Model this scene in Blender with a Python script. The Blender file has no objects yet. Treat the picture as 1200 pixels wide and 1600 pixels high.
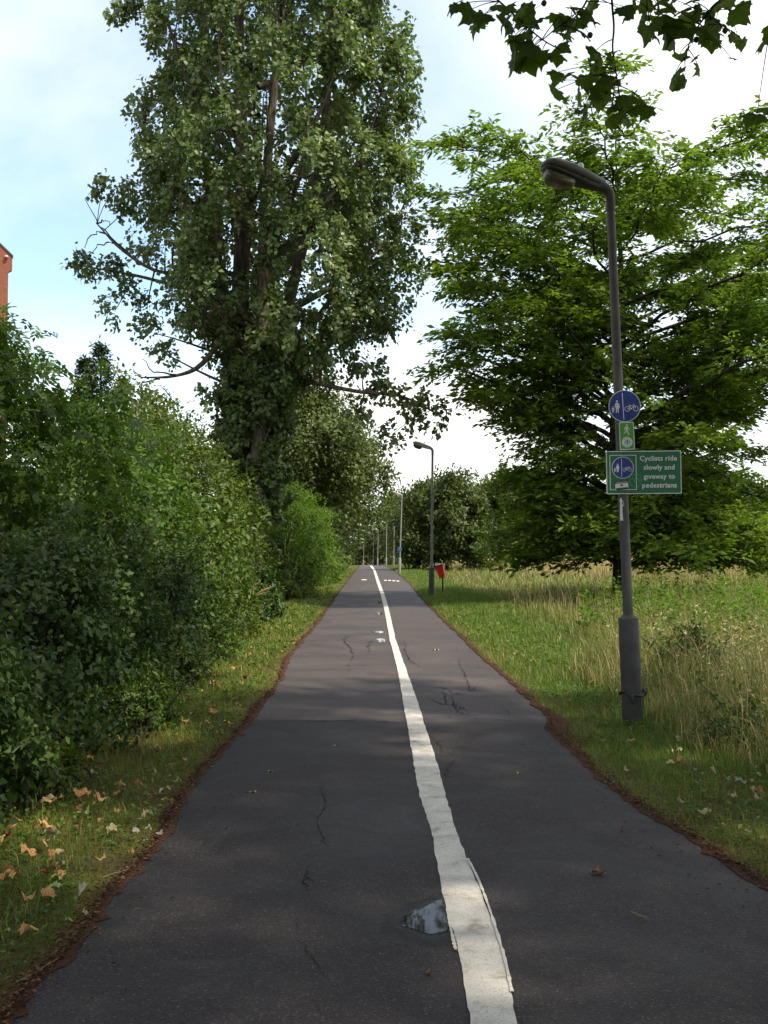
import bpy, bmesh, math, random
import numpy as np
from mathutils import Vector, Matrix

SC = bpy.context.scene
COL = SC.collection
rng = np.random.default_rng(11)
random.seed(11)
R = math.radians

# ------------------------------------------------------------------ camera
FPX, CX, CY, HORIZON, EYE = 1664.0, 600.0, 800.0, 857.0, 1.6
PITCH = math.atan((HORIZON - CY) / FPX)
cam = bpy.data.cameras.new('camera')
cam.sensor_fit = 'VERTICAL'; cam.sensor_height = 36.0
cam.lens = FPX / 1600.0 * 36.0
cam.clip_start = 0.05; cam.clip_end = 6000
cam_o = bpy.data.objects.new('camera', cam); COL.objects.link(cam_o)
cam_o.location = (0, 0, EYE); cam_o.rotation_euler = (math.pi / 2 + PITCH, 0, 0)
SC.camera = cam_o
SC.render.resolution_x = 768; SC.render.resolution_y = 1024

# ------------------------------------------------------------------ sky, sun, exposure
SUN_TO = Vector((0.52, -0.34, 0.98)).normalized()
world = bpy.data.worlds.new('World'); SC.world = world; world.use_nodes = True
wt = world.node_tree; wt.nodes.clear()
def wn(t, **k):
    n = wt.nodes.new(t)
    for a, b in k.items(): setattr(n, a, b)
    return n
wl = wt.links.new
w_out = wn('ShaderNodeOutputWorld'); w_bg = wn('ShaderNodeBackground')
w_bg.inputs['Strength'].default_value = 0.15
sky = wn('ShaderNodeTexSky', sky_type='NISHITA', sun_disc=False)
sky.sun_elevation = math.asin(SUN_TO.z); sky.sun_rotation = math.atan2(SUN_TO.x, SUN_TO.y)
sky.air_density = 1.0; sky.dust_density = 1.2; sky.ozone_density = 0.25
w_tc = wn('ShaderNodeTexCoord'); w_sep = wn('ShaderNodeSeparateXYZ')
wl(w_tc.outputs['Generated'], w_sep.inputs[0])
w_add = wn('ShaderNodeMath', operation='ADD'); w_add.inputs[1].default_value = 0.22
w_abs = wn('ShaderNodeMath', operation='MAXIMUM'); w_abs.inputs[1].default_value = 0.0
wl(w_sep.outputs['Z'], w_abs.inputs[0]); wl(w_abs.outputs[0], w_add.inputs[0])
w_dx = wn('ShaderNodeMath', operation='DIVIDE'); w_dy = wn('ShaderNodeMath', operation='DIVIDE')
wl(w_sep.outputs['X'], w_dx.inputs[0]); wl(w_add.outputs[0], w_dx.inputs[1])
wl(w_sep.outputs['Y'], w_dy.inputs[0]); wl(w_add.outputs[0], w_dy.inputs[1])
w_cmb = wn('ShaderNodeCombineXYZ'); wl(w_dx.outputs[0], w_cmb.inputs[0]); wl(w_dy.outputs[0], w_cmb.inputs[1])
w_map = wn('ShaderNodeMapping'); wl(w_cmb.outputs[0], w_map.inputs[0])
w_map.inputs['Location'].default_value = (9.18, 0.74, 0.0); w_map.inputs['Rotation'].default_value = (0, 0, R(30))
w_map.inputs['Scale'].default_value = (1.0, 0.75, 1)
w_no = wn('ShaderNodeTexNoise'); wl(w_map.outputs[0], w_no.inputs['Vector'])
w_no.inputs['Scale'].default_value = 0.88; w_no.inputs['Detail'].default_value = 7
w_no.inputs['Roughness'].default_value = 0.52; w_no.inputs['Distortion'].default_value = 0.35
w_r = wn('ShaderNodeValToRGB'); wl(w_no.outputs['Fac'], w_r.inputs[0])
w_r.color_ramp.elements[0].position = 0.36; w_r.color_ramp.elements[0].color = (0.17,) * 3 + (1,)
w_r.color_ramp.elements[1].position = 0.64; w_r.color_ramp.elements[1].color = (1,) * 3 + (1,)
# distant cloud piles up towards the horizon all the way round
w_h = wn('ShaderNodeMapRange'); wl(w_sep.outputs['Z'], w_h.inputs[0])
w_h.inputs[1].default_value = 0.10; w_h.inputs[2].default_value = 0.27; w_h.inputs[3].default_value = 0.75; w_h.inputs[4].default_value = 0.0
w_mx = wn('ShaderNodeMath', operation='MAXIMUM'); wl(w_r.outputs[0], w_mx.inputs[0]); wl(w_h.outputs[0], w_mx.inputs[1])
w_mix = wn('ShaderNodeMix', data_type='RGBA'); wl(w_mx.outputs[0], w_mix.inputs[0])
w_ti = wn('ShaderNodeMix', data_type='RGBA', blend_type='MULTIPLY'); w_ti.inputs[0].default_value = 1.0
wl(sky.outputs[0], w_ti.inputs[6]); w_ti.inputs[7].default_value = (0.86, 1.06, 1.12, 1); wl(w_ti.outputs[2], w_mix.inputs[6]); w_mix.inputs[7].default_value = (6.0, 5.92, 5.75, 1)
wl(w_mix.outputs[2], w_bg.inputs['Color']); wl(w_bg.outputs[0], w_out.inputs[0])

sun = bpy.data.lights.new('sun', 'SUN'); sun.energy = 4.0; sun.angle = R(1.5); sun.color = (1.0, 0.91, 0.76)
sun_o = bpy.data.objects.new('sun', sun); COL.objects.link(sun_o)
sun_o.rotation_euler = SUN_TO.to_track_quat('Z', 'Y').to_euler(); sun_o.location = (20, -10, 40)
SC.view_settings.view_transform = 'Standard'; SC.view_settings.look = 'None'
SC.view_settings.exposure = 0.80; SC.view_settings.gamma = 1.0; SC.view_settings.use_curve_mapping = False
SC.render.engine = 'CYCLES'
SC.cycles.max_bounces = 8; SC.cycles.diffuse_bounces = 4; SC.cycles.glossy_bounces = 3
SC.cycles.transmission_bounces = 4; SC.cycles.transparent_max_bounces = 8
SC.cycles.use_denoising = True

# ------------------------------------------------------------------ geometry of the view
def ray(px, py):
    u, v = (px - CX) / FPX, (CY - py) / FPX
    c, s = math.cos(PITCH), math.sin(PITCH)
    return Vector((u, c - v * s, s + v * c))
def at(px, py, Y):
    r = ray(px, py); k = Y / r.y
    return Vector((r.x * k, Y, EYE + r.z * k))
def G(px, py, z=0.0):
    r = ray(px, py); k = (z - EYE) / r.z
    return Vector((r.x * k, r.y * k, z))

def gz(x, y):
    """ground height: level, falling gently past the crest of the path"""
    x = np.asarray(x, float); y = np.asarray(y, float)
    f = np.clip((14 - x) / 10, 0, 1); f = f * f * (3 - 2 * f)
    d = np.clip(y - 92, 0, 240)
    return -0.0145 * d * np.clip(d / 30, 0, 1) * f

# ------------------------------------------------------------------ object helpers
def props(o, label=None, cat=None, group=None, kind=None):
    if label: o['label'] = label
    if cat: o['category'] = cat
    if group: o['group'] = group
    if kind: o['kind'] = kind
    return o
def empty(name, loc=(0, 0, 0), rot=(0, 0, 0), parent=None):
    o = bpy.data.objects.new(name, None); COL.objects.link(o)
    o.location = loc; o.rotation_euler = rot; o.empty_display_size = 0.2
    if parent: o.parent = parent
    return o
def link(name, me, mat=None, parent=None, loc=None, rot=None):
    o = bpy.data.objects.new(name, me); COL.objects.link(o)
    if mat is not None and len(me.materials) == 0: me.materials.append(mat)
    if parent: o.parent = parent
    if loc is not None: o.location = loc
    if rot is not None: o.rotation_euler = rot
    return o
def npmesh(name, V, F, rnd=None, age=None, smooth=False):
    """mesh from arrays; F is (n,3) or (n,4)"""
    V = np.asarray(V, np.float32); F = np.asarray(F, np.int32)
    me = bpy.data.meshes.new(name)
    n, k = F.shape
    me.vertices.add(len(V)); me.vertices.foreach_set('co', V.ravel())
    me.loops.add(n * k); me.loops.foreach_set('vertex_index', F.ravel())
    me.polygons.add(n)
    me.polygons.foreach_set('loop_start', np.arange(0, n * k, k, dtype=np.int32))
    me.polygons.foreach_set('loop_total', np.full(n, k, np.int32))
    if smooth: me.polygons.foreach_set('use_smooth', np.ones(n, bool))
    for nm, a in (('rnd', rnd), ('age', age)):
        if a is not None:
            at_ = me.attributes.new(nm, 'FLOAT', 'FACE'); at_.data.foreach_set('value', np.asarray(a, np.float32))
    me.update(calc_edges=True)
    return me
def pymesh(name, V, F, smooth=False):
    me = bpy.data.meshes.new(name); me.from_pydata([tuple(v) for v in V], [], [tuple(f) for f in F])
    if smooth:
        for p in me.polygons: p.use_smooth = True
    me.update(); return me
def unit(a):
    return a / np.maximum(np.linalg.norm(a, axis=-1, keepdims=True), 1e-9)
def rdir(n):
    return unit(rng.normal(size=(n, 3)))

def tubes(name, polys, sides=6, ridged=0.0):
    Vs, Fs, off = [], [], 0
    ang = np.linspace(0, 2 * math.pi, sides, endpoint=False)
    for pts, rad in polys:
        pts = np.asarray(pts, float); rad = np.asarray(rad, float); k = len(pts)
        tan = unit(np.gradient(pts, axis=0))
        ref = np.where(np.abs(tan[:, 2:3]) < 0.9, np.array([[0, 0, 1.0]]), np.array([[1.0, 0, 0]]))
        if np.abs(tan[:, 2]).max() > 0.75: ref = np.tile(np.array([[1.0, 0.1, 0]]), (k, 1))
        a = unit(np.cross(tan, ref)); b = np.cross(tan, a)
        rr = rad[:, None]
        if ridged: rr = rr * (1 + ridged * rng.normal(size=(1, sides)) + 0.4 * ridged * rng.normal(size=(k, sides)))
        ring = pts[:, None] + rr[..., None] * (np.cos(ang)[None, :, None] * a[:, None] + np.sin(ang)[None, :, None] * b[:, None])
        Vs.append(ring.reshape(-1, 3))
        i = np.arange(k - 1)[:, None] * sides; j = np.arange(sides)[None]; jn = (j + 1) % sides
        Fs.append(np.stack([i + j, i + jn, i + sides + jn, i + sides + j], -1).reshape(-1, 4) + off)
        off += k * sides
    return npmesh(name, np.concatenate(Vs), np.concatenate(Fs), smooth=True)

def bez(p0, p1, p2, n=7):
    t = np.linspace(0, 1, n)[:, None]
    return (1 - t) ** 2 * np.asarray(p0) + 2 * t * (1 - t) * np.asarray(p1) + t * t * np.asarray(p2)
def spline(pts, n=20):
    pts = np.asarray(pts, float); k = len(pts)
    t = np.linspace(0, k - 1, n); out = []
    P = np.vstack([2 * pts[0] - pts[1], pts, 2 * pts[-1] - pts[-2]])
    for u in t:
        i = min(int(u), k - 2); f = u - i
        a, b, c, d = P[i], P[i + 1], P[i + 2], P[i + 3]
        out.append(0.5 * ((2 * b) + (-a + c) * f + (2 * a - 5 * b + 4 * c - d) * f * f + (-a + 3 * b - 3 * c + d) * f ** 3))
    return np.array(out)

# leaf templates: (length, width, normal) coordinates
T_KITE = (np.array([[0, 0, 0], [.42, .5, .10], [1, 0, -.06], [.42, -.5, .10]]), np.array([[0, 2, 1], [0, 3, 2]]))
T_LEAF = (np.array([[0, 0, 0], [.38, .5, .10], [.38, -.5, .10], [1, 0, -.10], [.5, 0, .02]]),
          np.array([[0, 4, 1], [0, 2, 4], [1, 4, 3], [2, 3, 4]]))
T_LANCE = (np.array([[0, 0, 0], [.5, .5, .0], [1, 0, -.12], [.5, -.5, .0]]), np.array([[0, 2, 1], [0, 3, 2]]))
def leafmesh(name, P, D, N, L, W, tmpl, rnd):
    TV, TF = tmpl; n = len(P); k = len(TV); m = len(TF)
    D = unit(D); N = unit(N - (N * D).sum(-1, keepdims=True) * D); S = np.cross(N, D)
    L = np.broadcast_to(np.asarray(L, float), (n,)); W = np.broadcast_to(np.asarray(W, float), (n,))
    V = (P[:, None] + TV[None, :, 0:1] * L[:, None, None] * D[:, None]
         + TV[None, :, 1:2] * W[:, None, None] * S[:, None] + TV[None, :, 2:3] * L[:, None, None] * N[:, None])
    F = TF[None] + (np.arange(n) * k)[:, None, None]
    return npmesh(name, V.reshape(-1, 3), F.reshape(-1, 3), rnd=np.repeat(rnd, m))

# ------------------------------------------------------------------ materials
def newmat(name):
    m = bpy.data.materials.new(name); m.use_nodes = True
    nt = m.node_tree; nt.nodes.clear()
    out = nt.nodes.new('ShaderNodeOutputMaterial')
    return m, nt, out
def nd(nt, t, **k):
    n = nt.nodes.new(t)
    for a, b in k.items(): setattr(n, a, b)
    return n
def ramp(nt, fac, stops):
    r = nd(nt, 'ShaderNodeValToRGB'); nt.links.new(fac, r.inputs[0])
    e = r.color_ramp.elements
    while len(e) < len(stops): e.new(0.5)
    for i, (p, c) in enumerate(stops):
        e[i].position = p; e[i].color = tuple(c) + (1,) if len(c) == 3 else c
    return r.outputs[0]
def noise(nt, scale, detail=4, rough=0.55, vec=None, dist=0.0, coord='Object'):
    n = nd(nt, 'ShaderNodeTexNoise')
    n.inputs['Scale'].default_value = scale; n.inputs['Detail'].default_value = detail
    n.inputs['Roughness'].default_value = rough; n.inputs['Distortion'].default_value = dist
    if vec is None:
        tc = nd(nt, 'ShaderNodeTexCoord'); vec = tc.outputs[coord]
    nt.links.new(vec, n.inputs['Vector'])
    return n.outputs['Fac']
def mixc(nt, fac, a, b, blend='MIX'):
    m = nd(nt, 'ShaderNodeMix', data_type='RGBA', blend_type=blend)
    for sock, v in ((m.inputs[0], fac), (m.inputs[6], a), (m.inputs[7], b)):
        if isinstance(v, (int, float)): sock.default_value = v
        elif isinstance(v, tuple): sock.default_value = v + (1,) if len(v) == 3 else v
        else: nt.links.new(v, sock)
    return m.outputs[2]
def math_(nt, op, a, b=0.0, clamp=False):
    m = nd(nt, 'ShaderNodeMath', operation=op, use_clamp=clamp)
    for s, v in ((m.inputs[0], a), (m.inputs[1], b)):
        if isinstance(v, (int, float)): s.default_value = v
        else: nt.links.new(v, s)
    return m.outputs[0]
def principled(nt, out, color, rough=0.7, spec=0.4, bump=None, bstr=0.3, bdist=0.01, metallic=0.0):
    p = nd(nt, 'ShaderNodeBsdfPrincipled')
    if isinstance(color, tuple): p.inputs['Base Color'].default_value = color + (1,)
    else: nt.links.new(color, p.inputs['Base Color'])
    if isinstance(rough, (int, float)): p.inputs['Roughness'].default_value = rough
    else: nt.links.new(rough, p.inputs['Roughness'])
    p.inputs['Specular IOR Level'].default_value = spec; p.inputs['Metallic'].default_value = metallic
    if bump is not None:
        b = nd(nt, 'ShaderNodeBump'); b.inputs['Strength'].default_value = bstr; b.inputs['Distance'].default_value = bdist
        nt.links.new(bump, b.inputs['Height']); nt.links.new(b.outputs[0], p.inputs['Normal'])
    nt.links.new(p.outputs[0], out.inputs[0])
    return p
def plain(name, color, rough=0.6, spec=0.4, var=0.12, scale=30.0, metallic=0.0, bump=0.0):
    m, nt, out = newmat(name)
    f = noise(nt, scale, 4)
    d = tuple(c * (1 - var) for c in color); l = tuple(min(1, c * (1 + var)) for c in color)
    c = ramp(nt, f, [(0.3, d), (0.7, l)])
    principled(nt, out, c, rough, spec, bump=f if bump else None, bstr=bump, metallic=metallic)
    return m
def leafmat(name, stops, under=None, transl=0.3, rough=0.45, spec=0.45, tcol=None):
    m, nt, out = newmat(name)
    a = nd(nt, 'ShaderNodeAttribute', attribute_name='rnd')
    c = ramp(nt, a.outputs['Fac'], stops)
    col = c
    if under:
        g = nd(nt, 'ShaderNodeNewGeometry'); col = mixc(nt, g.outputs['Backfacing'], c, under)
    p = nd(nt, 'ShaderNodeBsdfPrincipled'); nt.links.new(col, p.inputs['Base Color'])
    p.inputs['Roughness'].default_value = rough; p.inputs['Specular IOR Level'].default_value = spec
    t = nd(nt, 'ShaderNodeBsdfTranslucent')
    tc = mixc(nt, 1.0, c, tcol or (1.25, 1.45, 0.55), 'MULTIPLY'); nt.links.new(tc, t.inputs[0])
    mx = nd(nt, 'ShaderNodeMixShader'); mx.inputs[0].default_value = transl
    nt.links.new(p.outputs[0], mx.inputs[1]); nt.links.new(t.outputs[0], mx.inputs[2])
    nt.links.new(mx.outputs[0], out.inputs[0])
    return m
def grassmat(name, green, straw, transl=0.3):
    m, nt, out = newmat(name)
    a = nd(nt, 'ShaderNodeAttribute', attribute_name='rnd'); b = nd(nt, 'ShaderNodeAttribute', attribute_name='age')
    c = mixc(nt, b.outputs['Fac'], ramp(nt, a.outputs['Fac'], green), ramp(nt, a.outputs['Fac'], straw))
    p = nd(nt, 'ShaderNodeBsdfPrincipled'); nt.links.new(c, p.inputs['Base Color'])
    p.inputs['Roughness'].default_value = 0.5; p.inputs['Specular IOR Level'].default_value = 0.3
    t = nd(nt, 'ShaderNodeBsdfTranslucent'); nt.links.new(mixc(nt, 1.0, c, (1.15, 1.25, 0.7), 'MULTIPLY'), t.inputs[0])
    mx = nd(nt, 'ShaderNodeMixShader'); mx.inputs[0].default_value = transl
    nt.links.new(p.outputs[0], mx.inputs[1]); nt.links.new(t.outputs[0], mx.inputs[2]); nt.links.new(mx.outputs[0], out.inputs[0])
    return m
def barkmat(name, dark, light, scale=14.0):
    m, nt, out = newmat(name)
    tc = nd(nt, 'ShaderNodeTexCoord'); mp = nd(nt, 'ShaderNodeMapping'); mp.inputs['Scale'].default_value = (1, 1, 0.16)
    nt.links.new(tc.outputs['Object'], mp.inputs[0])
    f = noise(nt, scale, 6, 0.65, vec=mp.outputs[0]); g = noise(nt, 1.3, 3)
    c = mixc(nt, g, ramp(nt, f, [(0.35, dark), (0.68, light)]), ramp(nt, f, [(0.35, tuple(x * .7 for x in dark)), (0.7, tuple(x * .8 for x in light))]))
    principled(nt, out, c, 0.9, 0.15, bump=f, bstr=0.9, bdist=0.05)
    return m

def asphaltmat(name, lo, hi, rough=(0.55, 0.85), patch=0.5, chips=0.2):
    m, nt, out = newmat(name)
    fine = noise(nt, 130, 4, 0.8); mid = noise(nt, 26, 5, 0.65); big = noise(nt, 0.9, 5, 0.6, dist=0.6)
    tc = nd(nt, 'ShaderNodeTexCoord'); vo = nd(nt, 'ShaderNodeTexVoronoi'); vo.inputs['Scale'].default_value = 130
    nt.links.new(tc.outputs['Object'], vo.inputs['Vector'])
    c = ramp(nt, fine, [(0.36, lo), (0.66, hi)])
    stone = ramp(nt, vo.outputs['Color'], [(0.0, (0, 0, 0)), (0.78, (0, 0, 0)), (0.95, (1, 1, 1))])
    c = mixc(nt, math_(nt, 'MULTIPLY', stone, chips), c, (0.26, 0.235, 0.21))
    blotch = ramp(nt, big, [(0.38, (0.72, 0.72, 0.74)), (0.52, (1, 1, 1)), (0.68, (1.32, 1.3, 1.27))])
    c = mixc(nt, patch, c, mixc(nt, 1.0, c, blotch, 'MULTIPLY'))
    c = mixc(nt, 0.35, c, mixc(nt, 1.0, c, ramp(nt, mid, [(0.35, (0.7, 0.7, 0.7)), (0.7, (1.3, 1.28, 1.25))]), 'MULTIPLY'))
    r = nd(nt, 'ShaderNodeMapRange'); nt.links.new(big, r.inputs[0]); r.inputs[1].default_value = 0.35; r.inputs[2].default_value = 0.65
    r.inputs[3].default_value = rough[0]; r.inputs[4].default_value = rough[1]
    h = math_(nt, 'ADD', math_(nt, 'MULTIPLY', vo.outputs['Distance'], 0.8), mid)
    principled(nt, out, c, r.outputs[0], 0.24, bump=h, bstr=0.45, bdist=0.004)
    return m

M = {}
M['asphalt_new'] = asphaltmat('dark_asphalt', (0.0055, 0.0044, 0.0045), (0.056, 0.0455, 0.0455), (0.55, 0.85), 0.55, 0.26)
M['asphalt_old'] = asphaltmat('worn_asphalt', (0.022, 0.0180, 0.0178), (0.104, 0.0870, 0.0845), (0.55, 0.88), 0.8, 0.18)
def soilmat():
    m, nt, out = newmat('red_brown_litter_soil')
    f = noise(nt, 90, 5, 0.7); g = noise(nt, 5, 4)
    c = mixc(nt, g, ramp(nt, f, [(0.3, (0.024, 0.012, 0.008)), (0.55, (0.070, 0.030, 0.018)), (0.8, (0.15, 0.065, 0.036))]),
             ramp(nt, f, [(0.3, (0.03, 0.018, 0.012)), (0.75, (0.115, 0.062, 0.036))]))
    principled(nt, out, c, 0.95, 0.1, bump=f, bstr=0.9, bdist=0.015); return m
M['soil'] = soilmat()
def groundmat():
    m, nt, out = newmat('verge_ground')
    f = noise(nt, 45, 5, 0.7); g = noise(nt, 1.6, 5, 0.6); h = noise(nt, 0.03, 3)
    c1 = ramp(nt, f, [(0.3, (0.035, 0.036, 0.009)), (0.5, (0.085, 0.088, 0.018)), (0.75, (0.17, 0.14, 0.045))])
    c2 = ramp(nt, f, [(0.3, (0.035, 0.026, 0.014)), (0.75, (0.14, 0.095, 0.045))])
    c = mixc(nt, ramp(nt, g, [(0.45, (0, 0, 0)), (0.62, (1, 1, 1))]), c1, c2)
    principled(nt, out, c, 0.95, 0.1, bump=f, bstr=0.7, bdist=0.02); return m
M['ground'] = groundmat()
def fieldmat():
    m, nt, out = newmat('dry_field')
    f = noise(nt, 8, 6, 0.7); g = noise(nt, 0.12, 4)
    c = mixc(nt, g, ramp(nt, f, [(0.3, (0.21, 0.15, 0.065)), (0.75, (0.42, 0.32, 0.16))]), ramp(nt, f, [(0.3, (0.15, 0.13, 0.05)), (0.75, (0.36, 0.29, 0.14))]))
    principled(nt, out, c, 0.95, 0.1, bump=f, bstr=0.6, bdist=0.1); return m
M['field'] = fieldmat()
def paintmat():
    m, nt, out = newmat('worn_white_line_paint')
    tc = nd(nt, 'ShaderNodeTexCoord')
    vo = nd(nt, 'ShaderNodeTexVoronoi', feature='DISTANCE_TO_EDGE'); vo.inputs['Scale'].default_value = 8
    wob = nd(nt, 'ShaderNodeTexNoise'); wob.inputs['Scale'].default_value = 30; nt.links.new(tc.outputs['Object'], wob.inputs['Vector'])
    av = nd(nt, 'ShaderNodeVectorMath', operation='MULTIPLY_ADD'); nt.links.new(wob.outputs['Color'], av.inputs[0])
    av.inputs[1].default_value = (0.05, 0.05, 0.05); nt.links.new(tc.outputs['Object'], av.inputs[2])
    nt.links.new(av.outputs[0], vo.inputs['Vector'])
    crack = ramp(nt, vo.outputs['Distance'], [(0.0, (1, 1, 1)), (0.016, (0, 0, 0))])
    msk = ramp(nt, noise(nt, 2.3, 3), [(0.46, (0, 0, 0)), (0.6, (1, 1, 1))])
    crack = math_(nt, 'MULTIPLY', crack, msk)
    pit = noise(nt, 95, 4, 0.75); grime = noise(nt, 5.0, 6, 0.68, dist=0.4)
    c = ramp(nt, grime, [(0.30, (0.24, 0.21, 0.175)), (0.44, (0.50, 0.46, 0.40)), (0.7, (0.63, 0.59, 0.525))])
    c = mixc(nt, ramp(nt, pit, [(0.54, (0, 0, 0)), (0.68, (0.9, 0.9, 0.9))]), c, (0.15, 0.13, 0.11))
    c = mixc(nt, math_(nt, 'MULTIPLY', crack, 0.75), c, (0.07, 0.06, 0.05))
    principled(nt, out, c, 0.75, 0.3, bump=pit, bstr=0.4, bdist=0.003); return m
M['paint'] = paintmat()
M['crack'] = plain('dark_crack', (0.022, 0.020, 0.019), 0.9, 0.1)  # even dark colour for the cracks worn into the asphalt
def watermat():
    m, nt, out = newmat('puddle_water')
    p = principled(nt, out, (0.012, 0.010, 0.008), 0.03, 0.35, bump=noise(nt, 7, 2), bstr=0.02, bdist=0.01); p.inputs['IOR'].default_value = 1.33
    return m
M['water'] = watermat()
def wetmat():
    m, nt, out = newmat('wet_asphalt')
    a = nd(nt, 'ShaderNodeAttribute', attribute_name='wet')
    f = noise(nt, 60, 5, 0.7)
    k = math_(nt, 'ADD', a.outputs['Fac'], math_(nt, 'MULTIPLY', math_(nt, 'SUBTRACT', f, 0.5), 0.9))
    k = ramp(nt, k, [(0.05, (0, 0, 0)), (1.0, (.85, .85, .85))])
    p = nd(nt, 'ShaderNodeBsdfPrincipled'); p.inputs['Base Color'].default_value = (0.020, 0.019, 0.020, 1)
    p.inputs['Roughness'].default_value = 0.45; p.inputs['Specular IOR Level'].default_value = 0.22
    b = nd(nt, 'ShaderNodeBump'); b.inputs['Strength'].default_value = 0.35; b.inputs['Distance'].default_value = 0.004
    nt.links.new(noise(nt, 150, 3), b.inputs['Height']); nt.links.new(b.outputs[0], p.inputs['Normal'])
    t = nd(nt, 'ShaderNodeBsdfTransparent'); mx = nd(nt, 'ShaderNodeMixShader')
    nt.links.new(k, mx.inputs[0]); nt.links.new(t.outputs[0], mx.inputs[1]); nt.links.new(p.outputs[0], mx.inputs[2])
    nt.links.new(mx.outputs[0], out.inputs[0]); return m
M['wet'] = wetmat()

M['poplar_bark'] = barkmat('poplar_bark', (0.045, 0.036, 0.028), (0.19, 0.155, 0.115), 9)
M['dark_bark'] = barkmat('dark_bark', (0.020, 0.017, 0.014), (0.075, 0.06, 0.046))
M['grey_bark'] = barkmat('grey_bark', (0.05, 0.045, 0.038), (0.16, 0.14, 0.115))
M['twig'] = plain('pale_twig', (0.17, 0.135, 0.085), 0.8, 0.2)
M['poplar'] = leafmat('poplar_leaf', [(0, (0.038, 0.064, 0.012)), (0.5, (0.094, 0.138, 0.036)), (0.85, (0.155, 0.200, 0.066)), (1, (0.23, 0.27, 0.11))],
                      under=(0.20, 0.24, 0.14), transl=0.30, rough=0.45, spec=0.38)
M['feather'] = leafmat('feathery_leaf', [(0, (0.055, 0.098, 0.011)), (0.5, (0.112, 0.172, 0.021)), (1, (0.190, 0.245, 0.038))], transl=0.50, rough=0.55, spec=0.25)
M['elder'] = leafmat('elder_leaf', [(0, (0.026, 0.058, 0.006)), (0.5, (0.058, 0.110, 0.010)), (0.85, (0.105, 0.160, 0.018)), (1, (0.16, 0.19, 0.035))], under=(0.075, 0.115, 0.030), transl=0.32, rough=0.5, spec=0.28)
M['bramble'] = leafmat('bramble_leaf', [(0, (0.016, 0.036, 0.005)), (0.6, (0.040, 0.076, 0.011)), (0.92, (0.085, 0.125, 0.022)), (1, (0.14, 0.11, 0.03))], under=(0.07, 0.10, 0.035), transl=0.25, rough=0.5, spec=0.28)
M['thorn'] = leafmat('hawthorn_leaf', [(0, (0.032, 0.054, 0.007)), (0.6, (0.072, 0.106, 0.014)), (0.93, (0.135, 0.160, 0.028)), (1, (0.17, 0.12, 0.035))], transl=0.32, spec=0.28, rough=.5)
M['bright'] = leafmat('bright_shrub_leaf', [(0, (0.038, 0.080, 0.008)), (0.5, (0.080, 0.142, 0.014)), (1, (0.145, 0.205, 0.030))], transl=0.42, spec=.25, rough=.55)
M['darktree'] = leafmat('dark_tree_leaf', [(0, (0.026, 0.044, 0.008)), (0.6, (0.058, 0.082, 0.014)), (1, (0.110, 0.130, 0.030))], transl=0.26, spec=.28, rough=.5)
M['midtree'] = leafmat('mid_tree_leaf', [(0, (0.042, 0.064, 0.014)), (0.6, (0.084, 0.112, 0.026)), (1, (0.145, 0.165, 0.050))], transl=0.30, spec=.28, rough=.5)
M['conifer'] = leafmat('conifer_spray', [(0, (0.016, 0.040, 0.016)), (1, (0.045, 0.085, 0.036))], transl=0.15)
M['plane'] = leafmat('plane_leaf', [(0, (0.030, 0.056, 0.008)), (1, (0.105, 0.155, 0.020))], transl=0.5, rough=0.5, spec=0.3)
M['grass'] = grassmat('verge_grass', [(0, (0.040, 0.090, 0.009)), (0.5, (0.084, 0.158, 0.016)), (1, (0.155, 0.228, 0.030))],
                      [(0, (0.21, 0.15, 0.035)), (1, (0.36, 0.28, 0.085))])
M['meadow'] = grassmat('meadow_grass', [(0, (0.060, 0.095, 0.014)), (0.5, (0.115, 0.155, 0.026)), (1, (0.185, 0.220, 0.050))],
                       [(0, (0.20, 0.145, 0.060)), (0.6, (0.36, 0.28, 0.13)), (1, (0.52, 0.43, 0.25))])

# ------------------------------------------------------------------ ground, path, markings
YL = [-8, 0] ; 
def edge(pix): return [G(*p) for p in pix]
LE = edge([(15, 1600), (50, 1545), (120, 1480), (170, 1405), (225, 1350), (260, 1307), (295, 1235), (325, 1200), (375, 1145), (400, 1115),
           (440, 1060), (452, 1025), (480, 993), (505, 962), (525, 932), (545, 905), (557, 890), (563, 883)])
RE = edge([(1410, 1500), (1200, 1390), (1125, 1345), (1075, 1307), (1015, 1275), (960, 1235), (920, 1200), (880, 1160), (852, 1139), (862, 1129), (855, 1117),
           (820, 1085), (780, 1050), (745, 1020), (715, 990), (690, 967), (660, 937), (640, 912), (620, 895), (607, 887), (599, 883)])
WL = edge([(735, 1600), (719, 1500), (692, 1400), (682, 1350), (674, 1300), (657, 1250), (647, 1200), (639, 1150), (630, 1100), (622, 1050), (609, 1000), (600, 950), (595, 930), (589.5, 913), (583, 891), (577, 883)])
WR = edge([(806, 1600), (790, 1500), (753, 1400), (731, 1350), (712, 1300), (698, 1250), (685, 1200), (669, 1150), (653, 1100), (636, 1050), (618, 1000), (607, 950), (601, 930), (594.5, 913), (586.5, 891), (581, 883)])
def xat(poly, y):
    ys = [p.y for p in poly]; xs = [p.x for p in poly]
    return np.interp(y, ys, xs)
LE = [Vector((-1.30, -8, 0))] + LE; RE = [Vector((2.0, -8, 0)), Vector((1.95, 3.4, 0))] + RE
WL = [Vector((0.30, -8, 0))] + WL; WR = [Vector((0.45, -8, 0))] + WR
YEND = 98.0
def bend(s):                      # past the crest the path swings to the left and falls away
    return -0.0135 * s * s
def wob(y, seed, amp, fr):
    r = np.random.default_rng(seed); o = 0
    for k in range(6):
        o = o + np.sin(y * fr * (1.7 ** k) + r.uniform(0, 6.3)) * amp / (1.35 ** k)
    return o
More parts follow.
